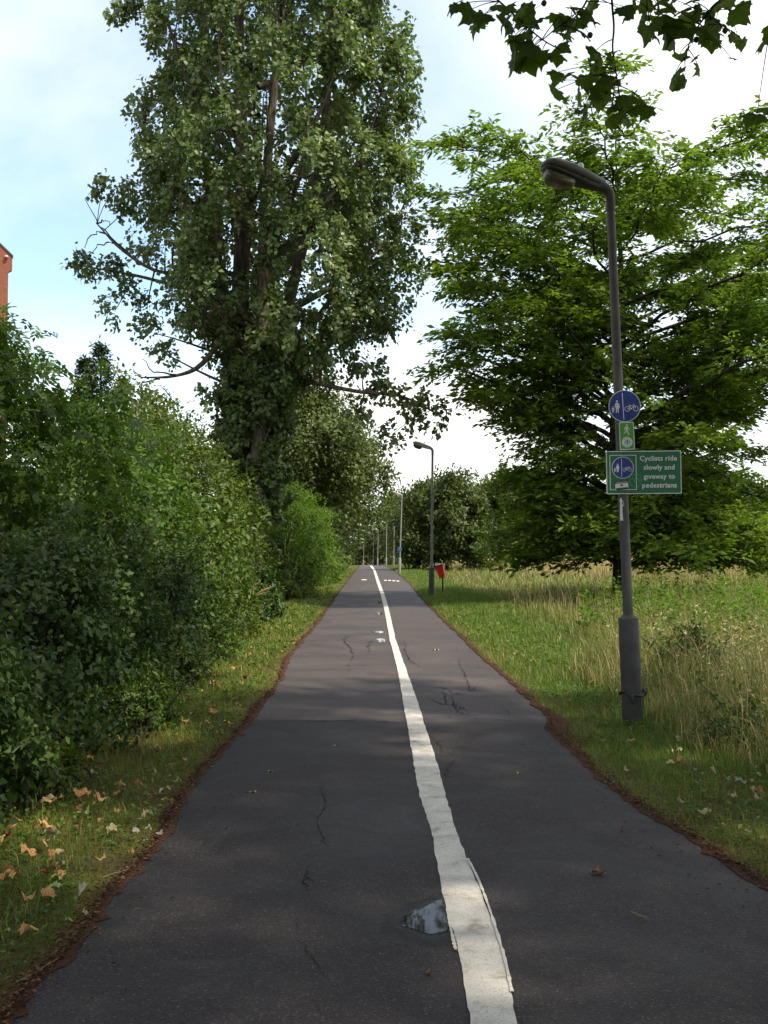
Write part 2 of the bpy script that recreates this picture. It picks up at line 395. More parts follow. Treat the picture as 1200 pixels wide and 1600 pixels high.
def strip(name, yl, xl, xr, cols, z, mat, crown=0.0):
    u = np.linspace(0, 1, cols)
    X = xl[:, None] * (1 - u) + xr[:, None] * u; Y = np.repeat(yl[:, None], cols, 1)
    Z = z + gz(X, Y) + crown * (1 - (2 * u - 1) ** 2)[None]
    V = np.stack([X, Y, Z], -1).reshape(-1, 3)
    n = len(yl); i = np.arange(n - 1)[:, None] * cols; j = np.arange(cols - 1)[None]
    F = np.stack([i + j, i + j + 1, i + cols + j + 1, i + cols + j], -1).reshape(-1, 4)
    return link(name, npmesh(name, V, F, smooth=True), mat)
def path_y(y0, y1):
    ys = [y0]
    while ys[-1] < y1: ys.append(ys[-1] + max(0.03, 0.012 * max(ys[-1], 0)))
    return np.array(ys)
def lx(y):
    b = np.clip(y - YEND, 0, None); return np.where(y > YEND, xat(LE, YEND) + bend(b), xat(LE, y))
def rx(y):
    b = np.clip(y - YEND, 0, None); return np.where(y > YEND, xat(RE, YEND) + bend(b) + 0.012 * b, xat(RE, y))

# the ground: one sheet out to the horizon, finer near the camera
gx = np.unique(np.concatenate([np.linspace(-40, 60, 51), np.linspace(-1800, 1800, 41)]))
gy = np.unique(np.concatenate([np.linspace(-60, 340, 81), np.linspace(-600, 3200, 39)]))
GX, GY = np.meshgrid(gx, gy)
V = np.stack([GX, GY, gz(GX, GY) - 0.012], -1).reshape(-1, 3)
n = len(gx); i = np.arange(len(gy) - 1)[:, None] * n; j = np.arange(n - 1)[None]
ground = link('ground', npmesh('ground', V, np.stack([i + j, i + j + 1, i + n + j + 1, i + n + j], -1).reshape(-1, 4), smooth=True), M['ground'])
props(ground, 'grassy earth ground under the verges and hedge', 'ground', kind='structure')
# dry field to the right
fx = np.linspace(0, 1, 30); fy = np.concatenate([np.linspace(54, 130, 30), np.linspace(140, 420, 12)])
FY = np.repeat(fy[:, None], 30, 1); x0 = np.interp(fy, [54, 70, 90, 130, 420], [12.0, 9.5, 8.0, 8.0, 30.0]) + wob(fy, 3, 0.3, 0.2)
FX = x0[:, None] + fx[None] ** 1.6 * 260
V = np.stack([FX, FY, gz(FX, FY) + 0.01 + 0.18 * np.clip((FX - x0[:, None]) / 4, 0, 1)], -1).reshape(-1, 3)
i = np.arange(len(fy) - 1)[:, None] * 30; j = np.arange(29)[None]
field = link('field', npmesh('field', V, np.stack([i + j, i + j + 1, i + 31 + j, i + 30 + j], -1).reshape(-1, 4), smooth=True), M['field'])
props(field, 'straw coloured dry hay field beyond the tree', 'field', kind='structure')

SEAM = 9.75
yy = path_y(-8, 150)
path = strip('path', yy, lx(yy) + wob(yy, 1, 0.006, 2.1), rx(yy) + wob(yy, 2, 0.006, 2.3), 16, 0.0, M['asphalt_old'])
props(path, 'worn grey asphalt path running to the far bend', 'path', kind='structure')
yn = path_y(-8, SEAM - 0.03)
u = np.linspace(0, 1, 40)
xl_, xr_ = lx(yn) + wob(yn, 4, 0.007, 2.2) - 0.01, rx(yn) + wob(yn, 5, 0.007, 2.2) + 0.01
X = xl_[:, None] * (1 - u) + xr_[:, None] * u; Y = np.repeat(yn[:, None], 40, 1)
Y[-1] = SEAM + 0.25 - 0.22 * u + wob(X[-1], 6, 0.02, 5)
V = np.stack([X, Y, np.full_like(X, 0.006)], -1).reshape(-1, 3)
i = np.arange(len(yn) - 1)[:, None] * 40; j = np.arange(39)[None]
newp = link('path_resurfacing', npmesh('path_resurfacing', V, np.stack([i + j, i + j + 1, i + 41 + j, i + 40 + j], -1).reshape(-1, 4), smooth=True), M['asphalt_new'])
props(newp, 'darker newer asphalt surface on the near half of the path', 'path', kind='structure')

def ribbon(name, pts, w, z, mat, parent=None, jit=0.0):
    pts = np.asarray(pts, float)[:, :2]; k = len(pts)
    t = unit(np.gradient(pts, axis=0)); nrm = np.stack([-t[:, 1], t[:, 0]], -1)
    w = np.broadcast_to(np.asarray(w, float), (k,)) * (1 + jit * rng.normal(size=k)).clip(0.15, 2)
    a = pts + nrm * w[:, None] / 2; b = pts - nrm * w[:, None] / 2
    V = np.concatenate([np.c_[a, np.full(k, z) + gz(a[:, 0], a[:, 1])], np.c_[b, np.full(k, z) + gz(b[:, 0], b[:, 1])]])
    i = np.arange(k - 1)
    return link(name, npmesh(name, V, np.stack([i, i + 1, i + 1 + k, i + k], -1)), mat, parent)
# soil and needles along both edges
for nm, fn, s, lab in (('soil_strip', lx, -1, 'red brown strip of rotted litter along left path edge'), ('soil_strip', rx, 1, 'red brown strip of rotted litter along right path edge')):
    y = path_y(-8, 110); e = fn(y)
    wd = 0.045 + wob(y, 8 + s, 0.022, 1.5) + 0.02 * rng.normal(size=len(y)); wd = np.clip(wd, 0.02, 0.4)
    if s > 0: wd = wd + 0.12 * np.exp(-((y - 9.3) / 1.0) ** 2)
    a = e - s * (0.008 + np.abs(0.022 * rng.normal(size=len(y)))); b = e + s * wd
    o = strip(nm, y, np.minimum(a, b), np.maximum(a, b), 5, 0.0095, M['soil'], 0.006); props(o, lab, 'soil', kind='structure')
# white line, slab of worn thermoplastic with ragged edges
yl_ = path_y(-8, 150); seg = yl_
dx = np.clip(yl_ - YEND, 0, None)
wl_ = np.where(yl_ > YEND, xat(WL, YEND) + bend(dx), xat(WL, yl_)); wr_ = np.where(yl_ > YEND, xat(WR, YEND) + bend(dx), xat(WR, yl_))
rag = 0.0028
wl_ = wl_ + rag * rng.normal(size=len(yl_)) + wob(yl_, 21, 0.0006, 4); wr_ = wr_ + rag * rng.normal(size=len(yl_)) + wob(yl_, 22, 0.0006, 3.4)
line = strip('white_line', yl_, wl_, wr_, 4, 0.0105, M['paint'], 0.003)
props(line, 'long worn white dividing line down the path', 'road marking', kind='structure')
for pix, lab in (([(731, 1346), (747, 1378), (763, 1420), (779, 1470), (789, 1505), (800, 1556)], 'thin raised white ridge on the line right side near camera'),
                 ([(699, 1425), (703, 1450), (712, 1490)], 'thin raised white ridge on the line left side by puddle')):
    p = spline([[*G(*q)[:2], 0] for q in pix], 40)
    o = ribbon('white_line_ridge', p, 0.012, 0.0165, M['paint'], jit=0.25); props(o, lab, 'road marking', kind='structure')
for k, (xa, xb, y) in enumerate([(600, 604.5, 907), (606.5, 611, 907), (613, 617.5, 907.5), (619.5, 624, 908), (565, 573, 906)]):
    a, b = G(xa, y), G(xb, y)
    o = ribbon('white_dash', [[a.x, a.y, 0], [b.x, b.y, 0]], 1.6, 0.006, M['paint'])
    props(o, 'short faint white dash across the left lane far up' if k == 4 else 'short white dash in the row across the right lane', 'road marking', None if k == 4 else 'white dashes across the right lane', kind='structure')
# cracks in the asphalt
def crack(pix, w, z, nsub=14):
    base = np.array([[*G(*q)[:2], 0] for q in pix])
    p = spline(base, nsub * (len(pix) - 1)); d = np.linalg.norm(base[0] - base[-1])
    p[:, :2] += rng.normal(size=(len(p), 2)) * (0.003 + 0.0007 * p[:, 1:2]) * [1, .6]
    wd = .55 * w * np.sin(np.linspace(0.12, math.pi - 0.12, len(p)))
    o = ribbon('crack', p, wd, z, M['crack'], path, jit=0.55)
    if len(p) > 24:
        for _ in range(2):
            i = rng.integers(6, len(p) - 6); dv = rng.normal(size=2); dv /= np.linalg.norm(dv); b = p[i] + np.r_[dv * [.6, 1] * (.06 + .012 * p[i, 1]), 0]
            q = np.linspace(p[i], b, 9); q[1:, :2] += rng.normal(size=(8, 2)) * .004 * [1, 1.5]
            ribbon('crack', q, np.linspace(w * .45, w * .1, 9), z + .0004, M['crack'], path, jit=.4)
for pix, w in [([(497, 1230), (508, 1255), (497, 1285), (512, 1330)], 0.013), ([(486, 1352), (476, 1375), (486, 1405)], 0.011),
               ([(466, 1432), (462, 1460)], 0.005), ([(467, 1467), (480, 1490), (495, 1510), (510, 1535)], 0.009),
               ([(715, 1185), (698, 1205), (697, 1222)], 0.013), ([(668, 1148), (686, 1165), (690, 1180)], 0.012), ([(480, 1192), (470, 1205)], 0.006),
               ([(330, 1310), (310, 1330), (304, 1345)], 0.004)]:
    crack(pix, w, 0.0085)
for pix, w in [([(665, 1078), (690, 1075), (715, 1085), (730, 1082)], 0.02), ([(668, 1090), (688, 1100), (720, 1105), (735, 1122)], 0.02), ([(690, 1075), (697, 1095), (684, 1105)], 0.018),
               ([(705, 1085), (712, 1108), (728, 1118)], 0.018), ([(715, 1030), (728, 1060), (735, 1080), (745, 1070)], 0.018), ([(668, 1048), (640, 1030), (630, 1000)], 0.02),
               ([(545, 1050), (550, 1020), (538, 1000), (552, 990)], 0.025), ([(575, 1022), (578, 1005), (590, 1000)], 0.02), ([(785, 1105), (800, 1120)], 0.015),
               ([(405, 1127), (520, 1128), (640, 1124)], 0.022), ([(655, 1120), (750, 1125), (850, 1131)], 0.024), ([(470, 1041), (600, 1040)], 0.03), ([(730, 1043), (780, 1046)], 0.03)]:
    crack(pix, w, 0.0065 if pix[0][1] < 1119 else 0.012)
# puddles with damp asphalt round them
def blob(pix, n=72, jit=0.045):
    p = np.array([[*G(*q)[:2]] for q in pix]); c = p.mean(0)
    q = spline(np.c_[np.vstack([p, p[:1]]), np.zeros(len(p) + 1)], n + 1)[:-1, :2]
    th = np.arctan2(q[:, 1] - c[1], q[:, 0] - c[0])[:, None]
    return c + (q - c) * (1 + jit * (np.sin(3 * th + 1) + np.sin(7 * th) + .8 * np.sin(13 * th + 2) + .6 * rng.normal(size=(n, 1)))), c
def puddle(pix, z, lab, wet=2.0):
    q, c = blob(pix); k = len(q); q = c + (q - c) * (.86 if wet > 1.5 else .6)
    V = [(*c, z)] + [(x, y, z) for x, y in q]
    o = link('puddle', pymesh('puddle', V, [(0, 1 + i, 1 + (i + 1) % k) for i in range(k)]), M['water']); props(o, lab, 'puddle', kind='structure')
    if wet < 1.5: return
    rings = [0.0, 0.8, 1.05, 1 + (wet - 1) * .55, wet]; vals = [1, 1, 0.95, 0.6, 0.0]
    V = [(*c, z - 0.002)]; wv = [1.0]
    for r_, v_ in zip(rings[1:], vals[1:]):
        for x, y in q: V.append((c[0] + (x - c[0]) * r_, c[1] + (y - c[1]) * r_, z - 0.002)); wv.append(v_)
    F = [(0, 1 + i, 1 + (i + 1) % k) for i in range(k)]
    for a in range(len(rings) - 2):
        for i in range(k):
            j = (i + 1) % k; F.append((1 + a * k + i, 1 + a * k + j, 1 + (a + 1) * k + j, 1 + (a + 1) * k + i)[::-1])
    me = pymesh('damp_patch', V, F); at_ = me.attributes.new('wet', 'FLOAT', 'POINT'); at_.data.foreach_set('value', wv)
    o = link('damp_patch', me, M['wet'], o)
puddle([(617, 1444), (625, 1434), (648, 1424), (676, 1410), (696, 1404), (706, 1425), (710, 1458), (694, 1466), (668, 1464), (640, 1456), (624, 1451)], 0.0095, 'dark puddle against the white line near the camera')
puddle([(584, 956), (592, 954), (600, 957), (601, 962), (590, 962)], 0.0065, 'small bright puddle beside the line in the middle distance', 1.2)
puddle([(574, 987), (590, 985), (603, 987), (603, 990), (588, 991)], 0.0065, 'thin puddle streak left of the line before the cracks', 1.2)
puddle([(583, 998), (594, 996), (605, 999), (605, 1005), (592, 1006)], 0.0065, 'pale bluish puddle left of the line nearest the cracked patch', 1.2)
puddle([(587, 940), (592, 938), (598, 940), (597, 944), (590, 944)], 0.0065, 'farthest of the small puddles along the white line', 1.2)

# ------------------------------------------------------------------ trees and shrubs
def clump_leaves(C, r, n, tuft=0.16, twigs=9, up=0.25, axis=None, flat=1.0, droop=0.3, crnd=0.5):
    """leaves in tufts at twig ends round clump centres C (m,3) with radii r (m,)"""
    m = len(C); n = np.broadcast_to(np.asarray(n, int), (m,))
    out = np.zeros((m, 3)) if axis is None else unit(C - axis)
    TD = rdir(m * twigs).reshape(m, twigs, 3) + 0.45 * out[:, None] + np.array([0, 0, up])
    TD = unit(TD) * np.array([1, 1, flat]); TL = rng.uniform(0.55, 1.1, (m, twigs))
    ci = np.repeat(np.arange(m), n); k = len(ci); ti = rng.integers(0, twigs, k)
    t = 0.35 + 0.65 * rng.random(k) ** 0.6
    d = TD[ci, ti]
    P = C[ci] + d * (r[ci] * TL[ci, ti] * t)[:, None] + rng.normal(size=(k, 3)) * (tuft * (0.5 + 0.5 * r[ci]))[:, None] * np.array([1, 1, max(flat, .5)])
    D = 0.5 * d + 0.8 * rdir(k) + np.array([0, 0, -droop])
    N = 0.5 * d + 0.5 * out[ci] + 0.65 * rdir(k) + np.array([0, 0, 0.55])
    cr = rng.random(m)
    rnd = np.clip(crnd * cr[ci] + (1 - crnd) * rng.random(k), 0, 1)
    return P, D, N, rnd
def hook(C, skel, rad, sag=0.15, r0=0.03):
    """a curved branch from the nearest fitting skeleton point to each clump"""
    polys = []
    for c in C:
        d = skel - c; dist = np.linalg.norm(d, axis=1) + 1.2 * np.clip(d[:, 2] + 0.25 * np.linalg.norm(d[:, :2], axis=1), 0, None)
        i = dist.argmin(); p = skel[i]; L = np.linalg.norm(c - p)
        if L < 0.25: continue
        mid = (p + c) / 2 + np.array([0, 0, -sag * L]) + rng.normal(size=3) * 0.08 * L
        q = bez(p, mid, c, 6); ra = min(rad[i] * 0.6, r0 + 0.012 * L)
        polys.append((q, np.linspace(ra, 0.012, 6)))
    return polys

def generic_tree(name, label, x, y, h, rw, rd, low, mat, nclump, nleaf, leaf, bark='dark_bark', lean=0.0, group=None, cat='tree', trunk_r=None, cr=None, shoots=0):
    z0 = float(gz(x, y))
    root = empty(name, (x, y, z0)); props(root, label, cat, group)
    tr = trunk_r or h * 0.022
    tp = spline([[0, 0, -0.3], [0.1 * rng.normal(), 0, h * 0.35], [lean * h * 0.6, 0.1, h * 0.6], [lean * h, 0, h * 0.92]], 14)
    trad = np.linspace(tr, tr * 0.2, 14)
    polys = [(tp, trad)]
    v = rdir(nclump); v[:, 2] = np.where(v[:, 2] < -0.75, -v[:, 2], v[:, 2])
    lob = 1 + 0.16 * np.sin(v[:, 0] * 5 + h) + 0.14 * np.sin(v[:, 2] * 6 + x) + 0.10 * rng.normal(size=nclump)
    rr = rng.uniform(0.35, 1, nclump) ** 0.45 * lob
    zc = low + (h - low) * 0.5
    C = np.stack([lean * zc + v[:, 0] * rr * rw, v[:, 1] * rr * rd, zc + v[:, 2] * rr * (h - low) * 0.5], -1)
    C[:, 2] = np.maximum(C[:, 2], 0.3)
    cr = cr or 0.17 * (rw + h * 0.3)
    r = cr * rng.uniform(0.7, 1.25, nclump)
    polys += hook(C[:: max(1, nclump // 60)], tp[3:], trad[3:], 0.1)
    link('trunk', tubes(name + '_trunk', polys, 6), M[bark], root)
    P, D, N, rnd = clump_leaves(C, r, nleaf, tuft=0.22 * cr, axis=np.array([0, 0, zc * 0.8]))
    if shoots:
        sp = C[rng.choice(nclump, shoots)] ; sp[:, 2] = np.maximum(sp[:, 2], zc)
        sl = rng.uniform(0.5, 1.5, shoots) * cr * 1.3; k = 26
        t = np.tile(np.linspace(0, 1, k), shoots)
        sd = unit(np.c_[rng.normal(size=(shoots, 2)) * 0.25, np.ones(shoots)])
        P2 = np.repeat(sp, k, 0) + np.repeat(sd * (cr * 0.8 + sl)[:, None], k, 0) * t[:, None] + rng.normal(size=(shoots * k, 3)) * 0.05 * cr
        P = np.vstack([P, P2]); D = np.vstack([D, rdir(shoots * k) + np.array([0, 0, .6])]); N = np.vstack([N, rdir(shoots * k)]); rnd = np.r_[rnd, rng.uniform(.5, 1, shoots * k)]
    L = leaf * rng.uniform(0.7, 1.25, len(P))
    link('crown', leafmesh(name + '_crown', P, D, N, L, L * 0.62, T_KITE, rnd), M[mat], root)
    return root

def shrub(name, label, x, y, rw, rd, h, mat, nclump, nleaf, leaf, lw=0.5, tmpl=T_LEAF, cat='shrub', crk=0.36, bot=0.02, droop=0.3, shoots=10, group=None):
    """dense bush: lumpy dome of leaf clumps on many stems, down to the ground"""
    root = empty(name, (x, y, float(gz(x, y)))); props(root, label, cat, group)
    a = rng.uniform(0, 2 * math.pi, nclump); s = rng.uniform(bot, 1, nclump) ** 0.9
    prof = np.sqrt(np.clip(1 - (np.clip(s - 0.35, 0, 1) / 0.65) ** 2, 0, 1)) * (0.86 + 0.14 * np.clip(s / 0.3, 0, 1))
    lob = 1 + 0.14 * np.sin(3 * a + 2.2 * h + 5 * s) + 0.11 * np.sin(7 * a + x - 9 * s) + 0.09 * rng.normal(size=nclump)
    q = rng.uniform(0.25, 1, nclump) ** 0.38 * lob
    C = np.stack([np.cos(a) * q * prof * rw, np.sin(a) * q * prof * rd, s * h * (0.93 + 0.08 * rng.normal(size=nclump))], -1)
    C[:, 2] = np.clip(C[:, 2], 0.08, None)
    cr = crk * (min(rw, rd) + 0.25 * h) * 0.55
    r = cr * rng.uniform(0.6, 1.3, nclump)
    polys = []
    idx = np.argsort(-C[:, 2])[: min(nclump, 46)]
    for c in C[idx]:
        b = np.array([c[0] * 0.25 + rng.normal() * 0.15, c[1] * 0.25 + rng.normal() * 0.2, -0.1])
        polys.append((bez(b, [b[0] * 1.2, b[1] * 1.2, c[2] * 0.7], c, 6), np.linspace(0.012 + 0.004 * h, 0.006, 6)))
    P, D, N, rnd = clump_leaves(C, r, nleaf, tuft=0.20 * cr + 0.02, axis=np.array([0, 0, h * 0.35]), droop=droop)
    if shoots:
        sp = C[rng.choice(idx, shoots)]; k = 22; sl = rng.uniform(0.25, 0.7, shoots) * (0.5 + cr)
        sd = unit(np.c_[rng.normal(size=(shoots, 2)) * 0.6 + sp[:, :2] / rw * 0.4, np.ones(shoots)]); t = np.tile(np.linspace(0.2, 1, k), shoots)
        P2 = np.repeat(sp, k, 0) + np.repeat(sd * (cr * 0.6 + sl)[:, None], k, 0) * t[:, None] + rng.normal(size=(shoots * k, 3)) * 0.3 * leaf
        P = np.vstack([P, P2]); D = np.vstack([D, rdir(shoots * k) + np.array([0, 0, .3])]); N = np.vstack([N, rdir(shoots * k) + np.array([0, 0, .8])]); rnd = np.r_[rnd, rng.uniform(.5, 1, shoots * k)]
    if shoots:
        for a_, d_, l_ in zip(sp, sd, sl): polys.append((np.array([a_, a_ + d_ * (cr * .3 + l_ * .5), a_ + d_ * (cr * .6 + l_)]), [.008, .006, .003]))
    link('stems', tubes(name + '_stems', polys, 5), M['dark_bark'], root)
    ok = P[:, 2] > 0.02; P, D, N, rnd = P[ok], D[ok], N[ok], rnd[ok]
    L = leaf * rng.uniform(0.5, 1.4, len(P))
    link('foliage', leafmesh(name + '_foliage', P, D, N, L, L * lw, tmpl, rnd), M[mat], root)
    return root

# ---- the tall poplar on the left
def poplar():
    Y = 33.0; k = Y / FPX; ax = 415.0
    bx = (383 - 600) * k
    root = empty('poplar_tree', (bx, Y, 0)); props(root, 'tall ivy-clad poplar towering over the hedge left of the path', 'tree')
    def W(px, py, dy=0.0):
        p = at(px, py, Y + dy); return np.array([p.x - bx, dy, p.z])
    stems = [[W(383, 960), W(380, 860), W(368, 700, .1), W(372, 520, .3), W(380, 300, .2), W(372, 80), W(380, -150), W(390, -330)],
             [W(396, 955, -.2), W(397, 850, -.3), W(404, 640, -.4), W(410, 460, -.5), W(418, 250, -.3), W(440, 20, -.2), W(455, -200)],
             [W(374, 960, .3), W(364, 760, .5), W(358, 560, .8), W(330, 330, 1.0), W(315, 100, 1.2), W(325, -120, 1.2)],
             [W(388, 960, .5), W(396, 760, .8), W(445, 500, 1.4), W(500, 250, 1.6), W(520, 0, 1.8), W(520, -150, 1.7)]]
    rad = [(0.46, 0.05), (0.36, 0.05), (0.30, 0.05), (0.30, 0.05)]
    polys, skel, srad = [], [], []
    for s, (a, b) in zip(stems, rad):
        p = spline(s, 34); r = np.linspace(a, b, 34); r[:3] *= [1.35, 1.2, 1.08]
        polys.append((p, r)); skel.append(p[6:]); srad.append(r[6:])
    link('trunk', tubes('poplar_trunk', polys, 14, ridged=0.09), M['poplar_bark'], root)
    limbs = [([W(380, 490), W(350, 525, -.5), W(312, 572, -.9), W(270, 588, -1.0), W(222, 590, -1.0)], .13),
             ([W(430, 600), W(470, 555, -.6), W(520, 505, -.8), W(590, 430, -.6)], .13),
             ([W(440, 590), W(500, 600, -1), W(560, 612, -1.3), W(630, 620, -1.3), W(688, 650, -1.4)], .10),
             ([W(380, 330), W(345, 300, -.8), W(300, 320, -1.2), W(250, 270, -1.2), W(215, 180, -1)], .16),
             ([W(370, 430), W(310, 420, -.8), W(250, 425, -1.2), W(190, 390, -1.2), W(152, 350, -1.2)], .10),
             ([W(370, 440), W(300, 450, .2), W(210, 430, .4), W(125, 415, .5)], .10),
             ([W(430, 400), W(500, 330, -1), W(570, 230, -1.6), W(610, 80, -1.8)], .15),
             ([W(420, 300), W(470, 230, -1.6), W(520, 120, -2.2), W(545, -40, -2.4)], .13),
             ([W(380, 260), W(320, 180, -1.8), W(270, 60, -2.4), W(240, -60, -2.2)], .13),
             ([W(390, 350), W(390, 280, -2.0), W(350, 150, -3.0), W(340, 20, -3.2)], .13),
             ([W(400, 420), W(440, 350, -2.2), W(480, 220, -3.2), W(470, 60, -3.4)], .13),
             ([W(460, 480), W(530, 440, .8), W(600, 380, 1.2), W(640, 300, 1.2)], .12)]
    polys = []
    for s, a in limbs:
        p = spline(s, 16); polys.append((p, np.linspace(a, 0.02, 16)))
        if s is limbs[0][0]: continue
        skel.append(p[3:]); srad.append(np.linspace(a, 0.02, 16)[3:])
    for _ in range(16):        # limbs on the far side
        z0 = rng.uniform(5, 17); az = rng.uniform(0.15, math.pi - 0.15); rr = rng.uniform(2, 4.2)
        p0 = np.array([0.3, 0.5, z0]); p2 = np.array([0.6 + math.cos(az) * rr, math.sin(az) * rr, z0 + rng.uniform(2.5, 6)])
        p = bez(p0, [(p0[0] + p2[0]) / 2 + .4 * math.cos(az), (p0[1] + p2[1]) / 2 + .6, z0 + 0.8], p2, 12)
        polys.append((p, np.linspace(.11, .02, 12))); skel.append(p[2:]); srad.append(np.linspace(.11, .02, 12)[2:])
    skel = np.concatenate(skel); srad = np.concatenate(srad)
    # crown outline measured from the photograph: left and right half width by height
    py = np.array([-330, -200, -80, 0, 100, 200, 300, 350, 420, 450, 520, 560, 600, 640, 690])
    lxp = np.array([400, 330, 250, 205, 215, 195, 190, 215, 225, 232, 280, 312, 328, 338, 345])
    rxp = np.array([430, 560, 628, 660, 664, 672, 668, 672, 670, 664, 645, 560, 490, 470, 460])
    zs = EYE + (HORIZON - py) * k
    hl, hr = (ax - lxp) * k, (rxp - ax) * k; cx = (ax - 383) * k
    n = 960; z = rng.uniform(zs[-1], zs[0] - 3, n); z = np.where(rng.random(n) < 0.1, rng.uniform(8, 14, n), z)
    Lw, Rw = np.interp(z, zs[::-1], hl[::-1]), np.interp(z, zs[::-1], hr[::-1])
    a = rng.uniform(0, 2 * math.pi, n); q = rng.uniform(0.16, 1, n) ** 0.42
    sx = np.cos(a) * q; sx = np.where(sx < 0, sx * (Lw - .45), sx * (Rw - .45)); dep = np.clip((Lw + Rw) / 2, 1, 4.6)
    C = np.stack([cx + sx, np.sin(a) * q * dep, z], -1)
    keep = rng.random(n) < np.where(z > 11, 0.80, np.where(z > 6.5, 0.62, 0.5))
    keep &= ~((np.abs(sx + .6) < .75) & (C[:, 1] < .2) & (z < 17) & (rng.random(n) < .7)); C = C[keep]
    extra = np.array([W(620, 620, -1.3), W(655, 628, -1.3), W(682, 650, -1.4), W(640, 655, -1.2), W(595, 605, -1.2), W(560, 640, -1), W(612, 680, -1.2), W(570, 580, -1.),
                      W(125, 412, .5), W(145, 430, .5), W(170, 415, .3), W(195, 450, 0), W(180, 485, 0), W(215, 395, -.5), W(160, 300, -1), W(185, 290, -1), W(195, 330, -1), W(195, 5, -1), W(185, 20, -1),
                      W(240, 520, -.8), W(255, 550, -.8), W(300, 500, -.9), W(230, 480, -.5), W(330, 480, -1.4), W(375, 470, -2), W(350, 530, -1.6), W(470, 500, -1.8), W(500, 540, -1.8), W(330, 620, -.8)])
    er = np.full(len(extra), 0.5)
    r = rng.uniform(0.40, 0.86, len(C))
    polys += hook(C, skel, srad, 0.12); polys += hook(extra, skel, srad, 0.05)
    link('limbs', tubes('poplar_limbs', polys, 6, ridged=0.04), M['poplar_bark'], root)
    # pale upright water shoots and bare dead twigs
    tw = []
    for _ in range(90):
        i = rng.integers(0, 112); p = skel[i]
        if p[1] > 1.0 or p[2] > 21: continue
        q = p + np.array([rng.normal() * .25, rng.normal() * .3 - .35, rng.uniform(1.0, 2.8)])
        tw.append((bez(p, p + (q - p) * .4 + rng.normal(size=3) * .2 + np.array([0, -.25, 0]), q, 7), np.linspace(.028, .008, 7)))
    [link('water_shoot', tubes('water_shoot', [t_], 5), M['twig'], root) for t_ in tw]
    tw = []
    for s in ([(205, 400), (175, 372), (152, 350), (135, 310)], [(165, 362), (148, 365), (133, 388)], [(152, 350), (160, 345), (172, 352)], [(180, 378), (160, 380), (138, 398)],
              [(230, 590), (215, 588), (205, 575)], [(250, 590), (225, 597), (212, 610)], [(275, 587), (240, 580), (222, 560)]):
        tw.append((spline([W(*q, -1.2) for q in s], 9) + rng.normal(size=(9, 3)) * .03, np.linspace(.032, .010, 9)))
    [link('dead_twig', tubes('dead_twig', [t_], 5), M['dark_bark'], root) for t_ in tw]
    A = np.c_[np.full(len(C), cx), np.zeros(len(C)), C[:, 2] - 0.5]
    P, D, N, rnd = clump_leaves(C, r, (175 * (r / .7) ** 2).astype(int), tuft=.115, twigs=7, axis=A, droop=.45, up=.35, flat=1.5, crnd=.62)
    P2, D2, N2, rnd2 = clump_leaves(extra, er * rng.uniform(.8, 1.25, len(er)), 150, tuft=.13, twigs=9, droop=.5)
    # ivy and epicormic growth clothing the lower trunk
    m = 250; zz = rng.uniform(1.4, 9.0, m); aa = rng.uniform(0, 2 * math.pi, m); ra = rng.uniform(.40, 1.05, m) * np.interp(zz, [1.4, 3, 9], [.75, 1.0, 1.0])
    C3 = np.stack([np.cos(aa) * ra + .25, np.sin(aa) * ra * .9 - .05, zz], -1)
    C3 = C3[~((zz < 2.5) & (C3[:, 0] > -.3) & (C3[:, 1] < .3))]
    P3, D3, N3, rnd3 = clump_leaves(C3, rng.uniform(.18, .42, len(C3)), 70, tuft=.10, twigs=6, droop=.5, axis=np.c_[np.zeros((len(C3), 2)), C3[:, 2]])
    P, D, N, rnd = np.vstack([P, P2, P3]), np.vstack([D, D2, D3]), np.vstack([N, N2, N3]), np.r_[rnd, rnd2, rnd3 * .8]
    L = rng.uniform(.11, .20, len(P))
    link('crown', leafmesh('poplar_crown', P, D, N, L, L * .90, T_KITE, rnd), M['poplar'], root)
poplar()

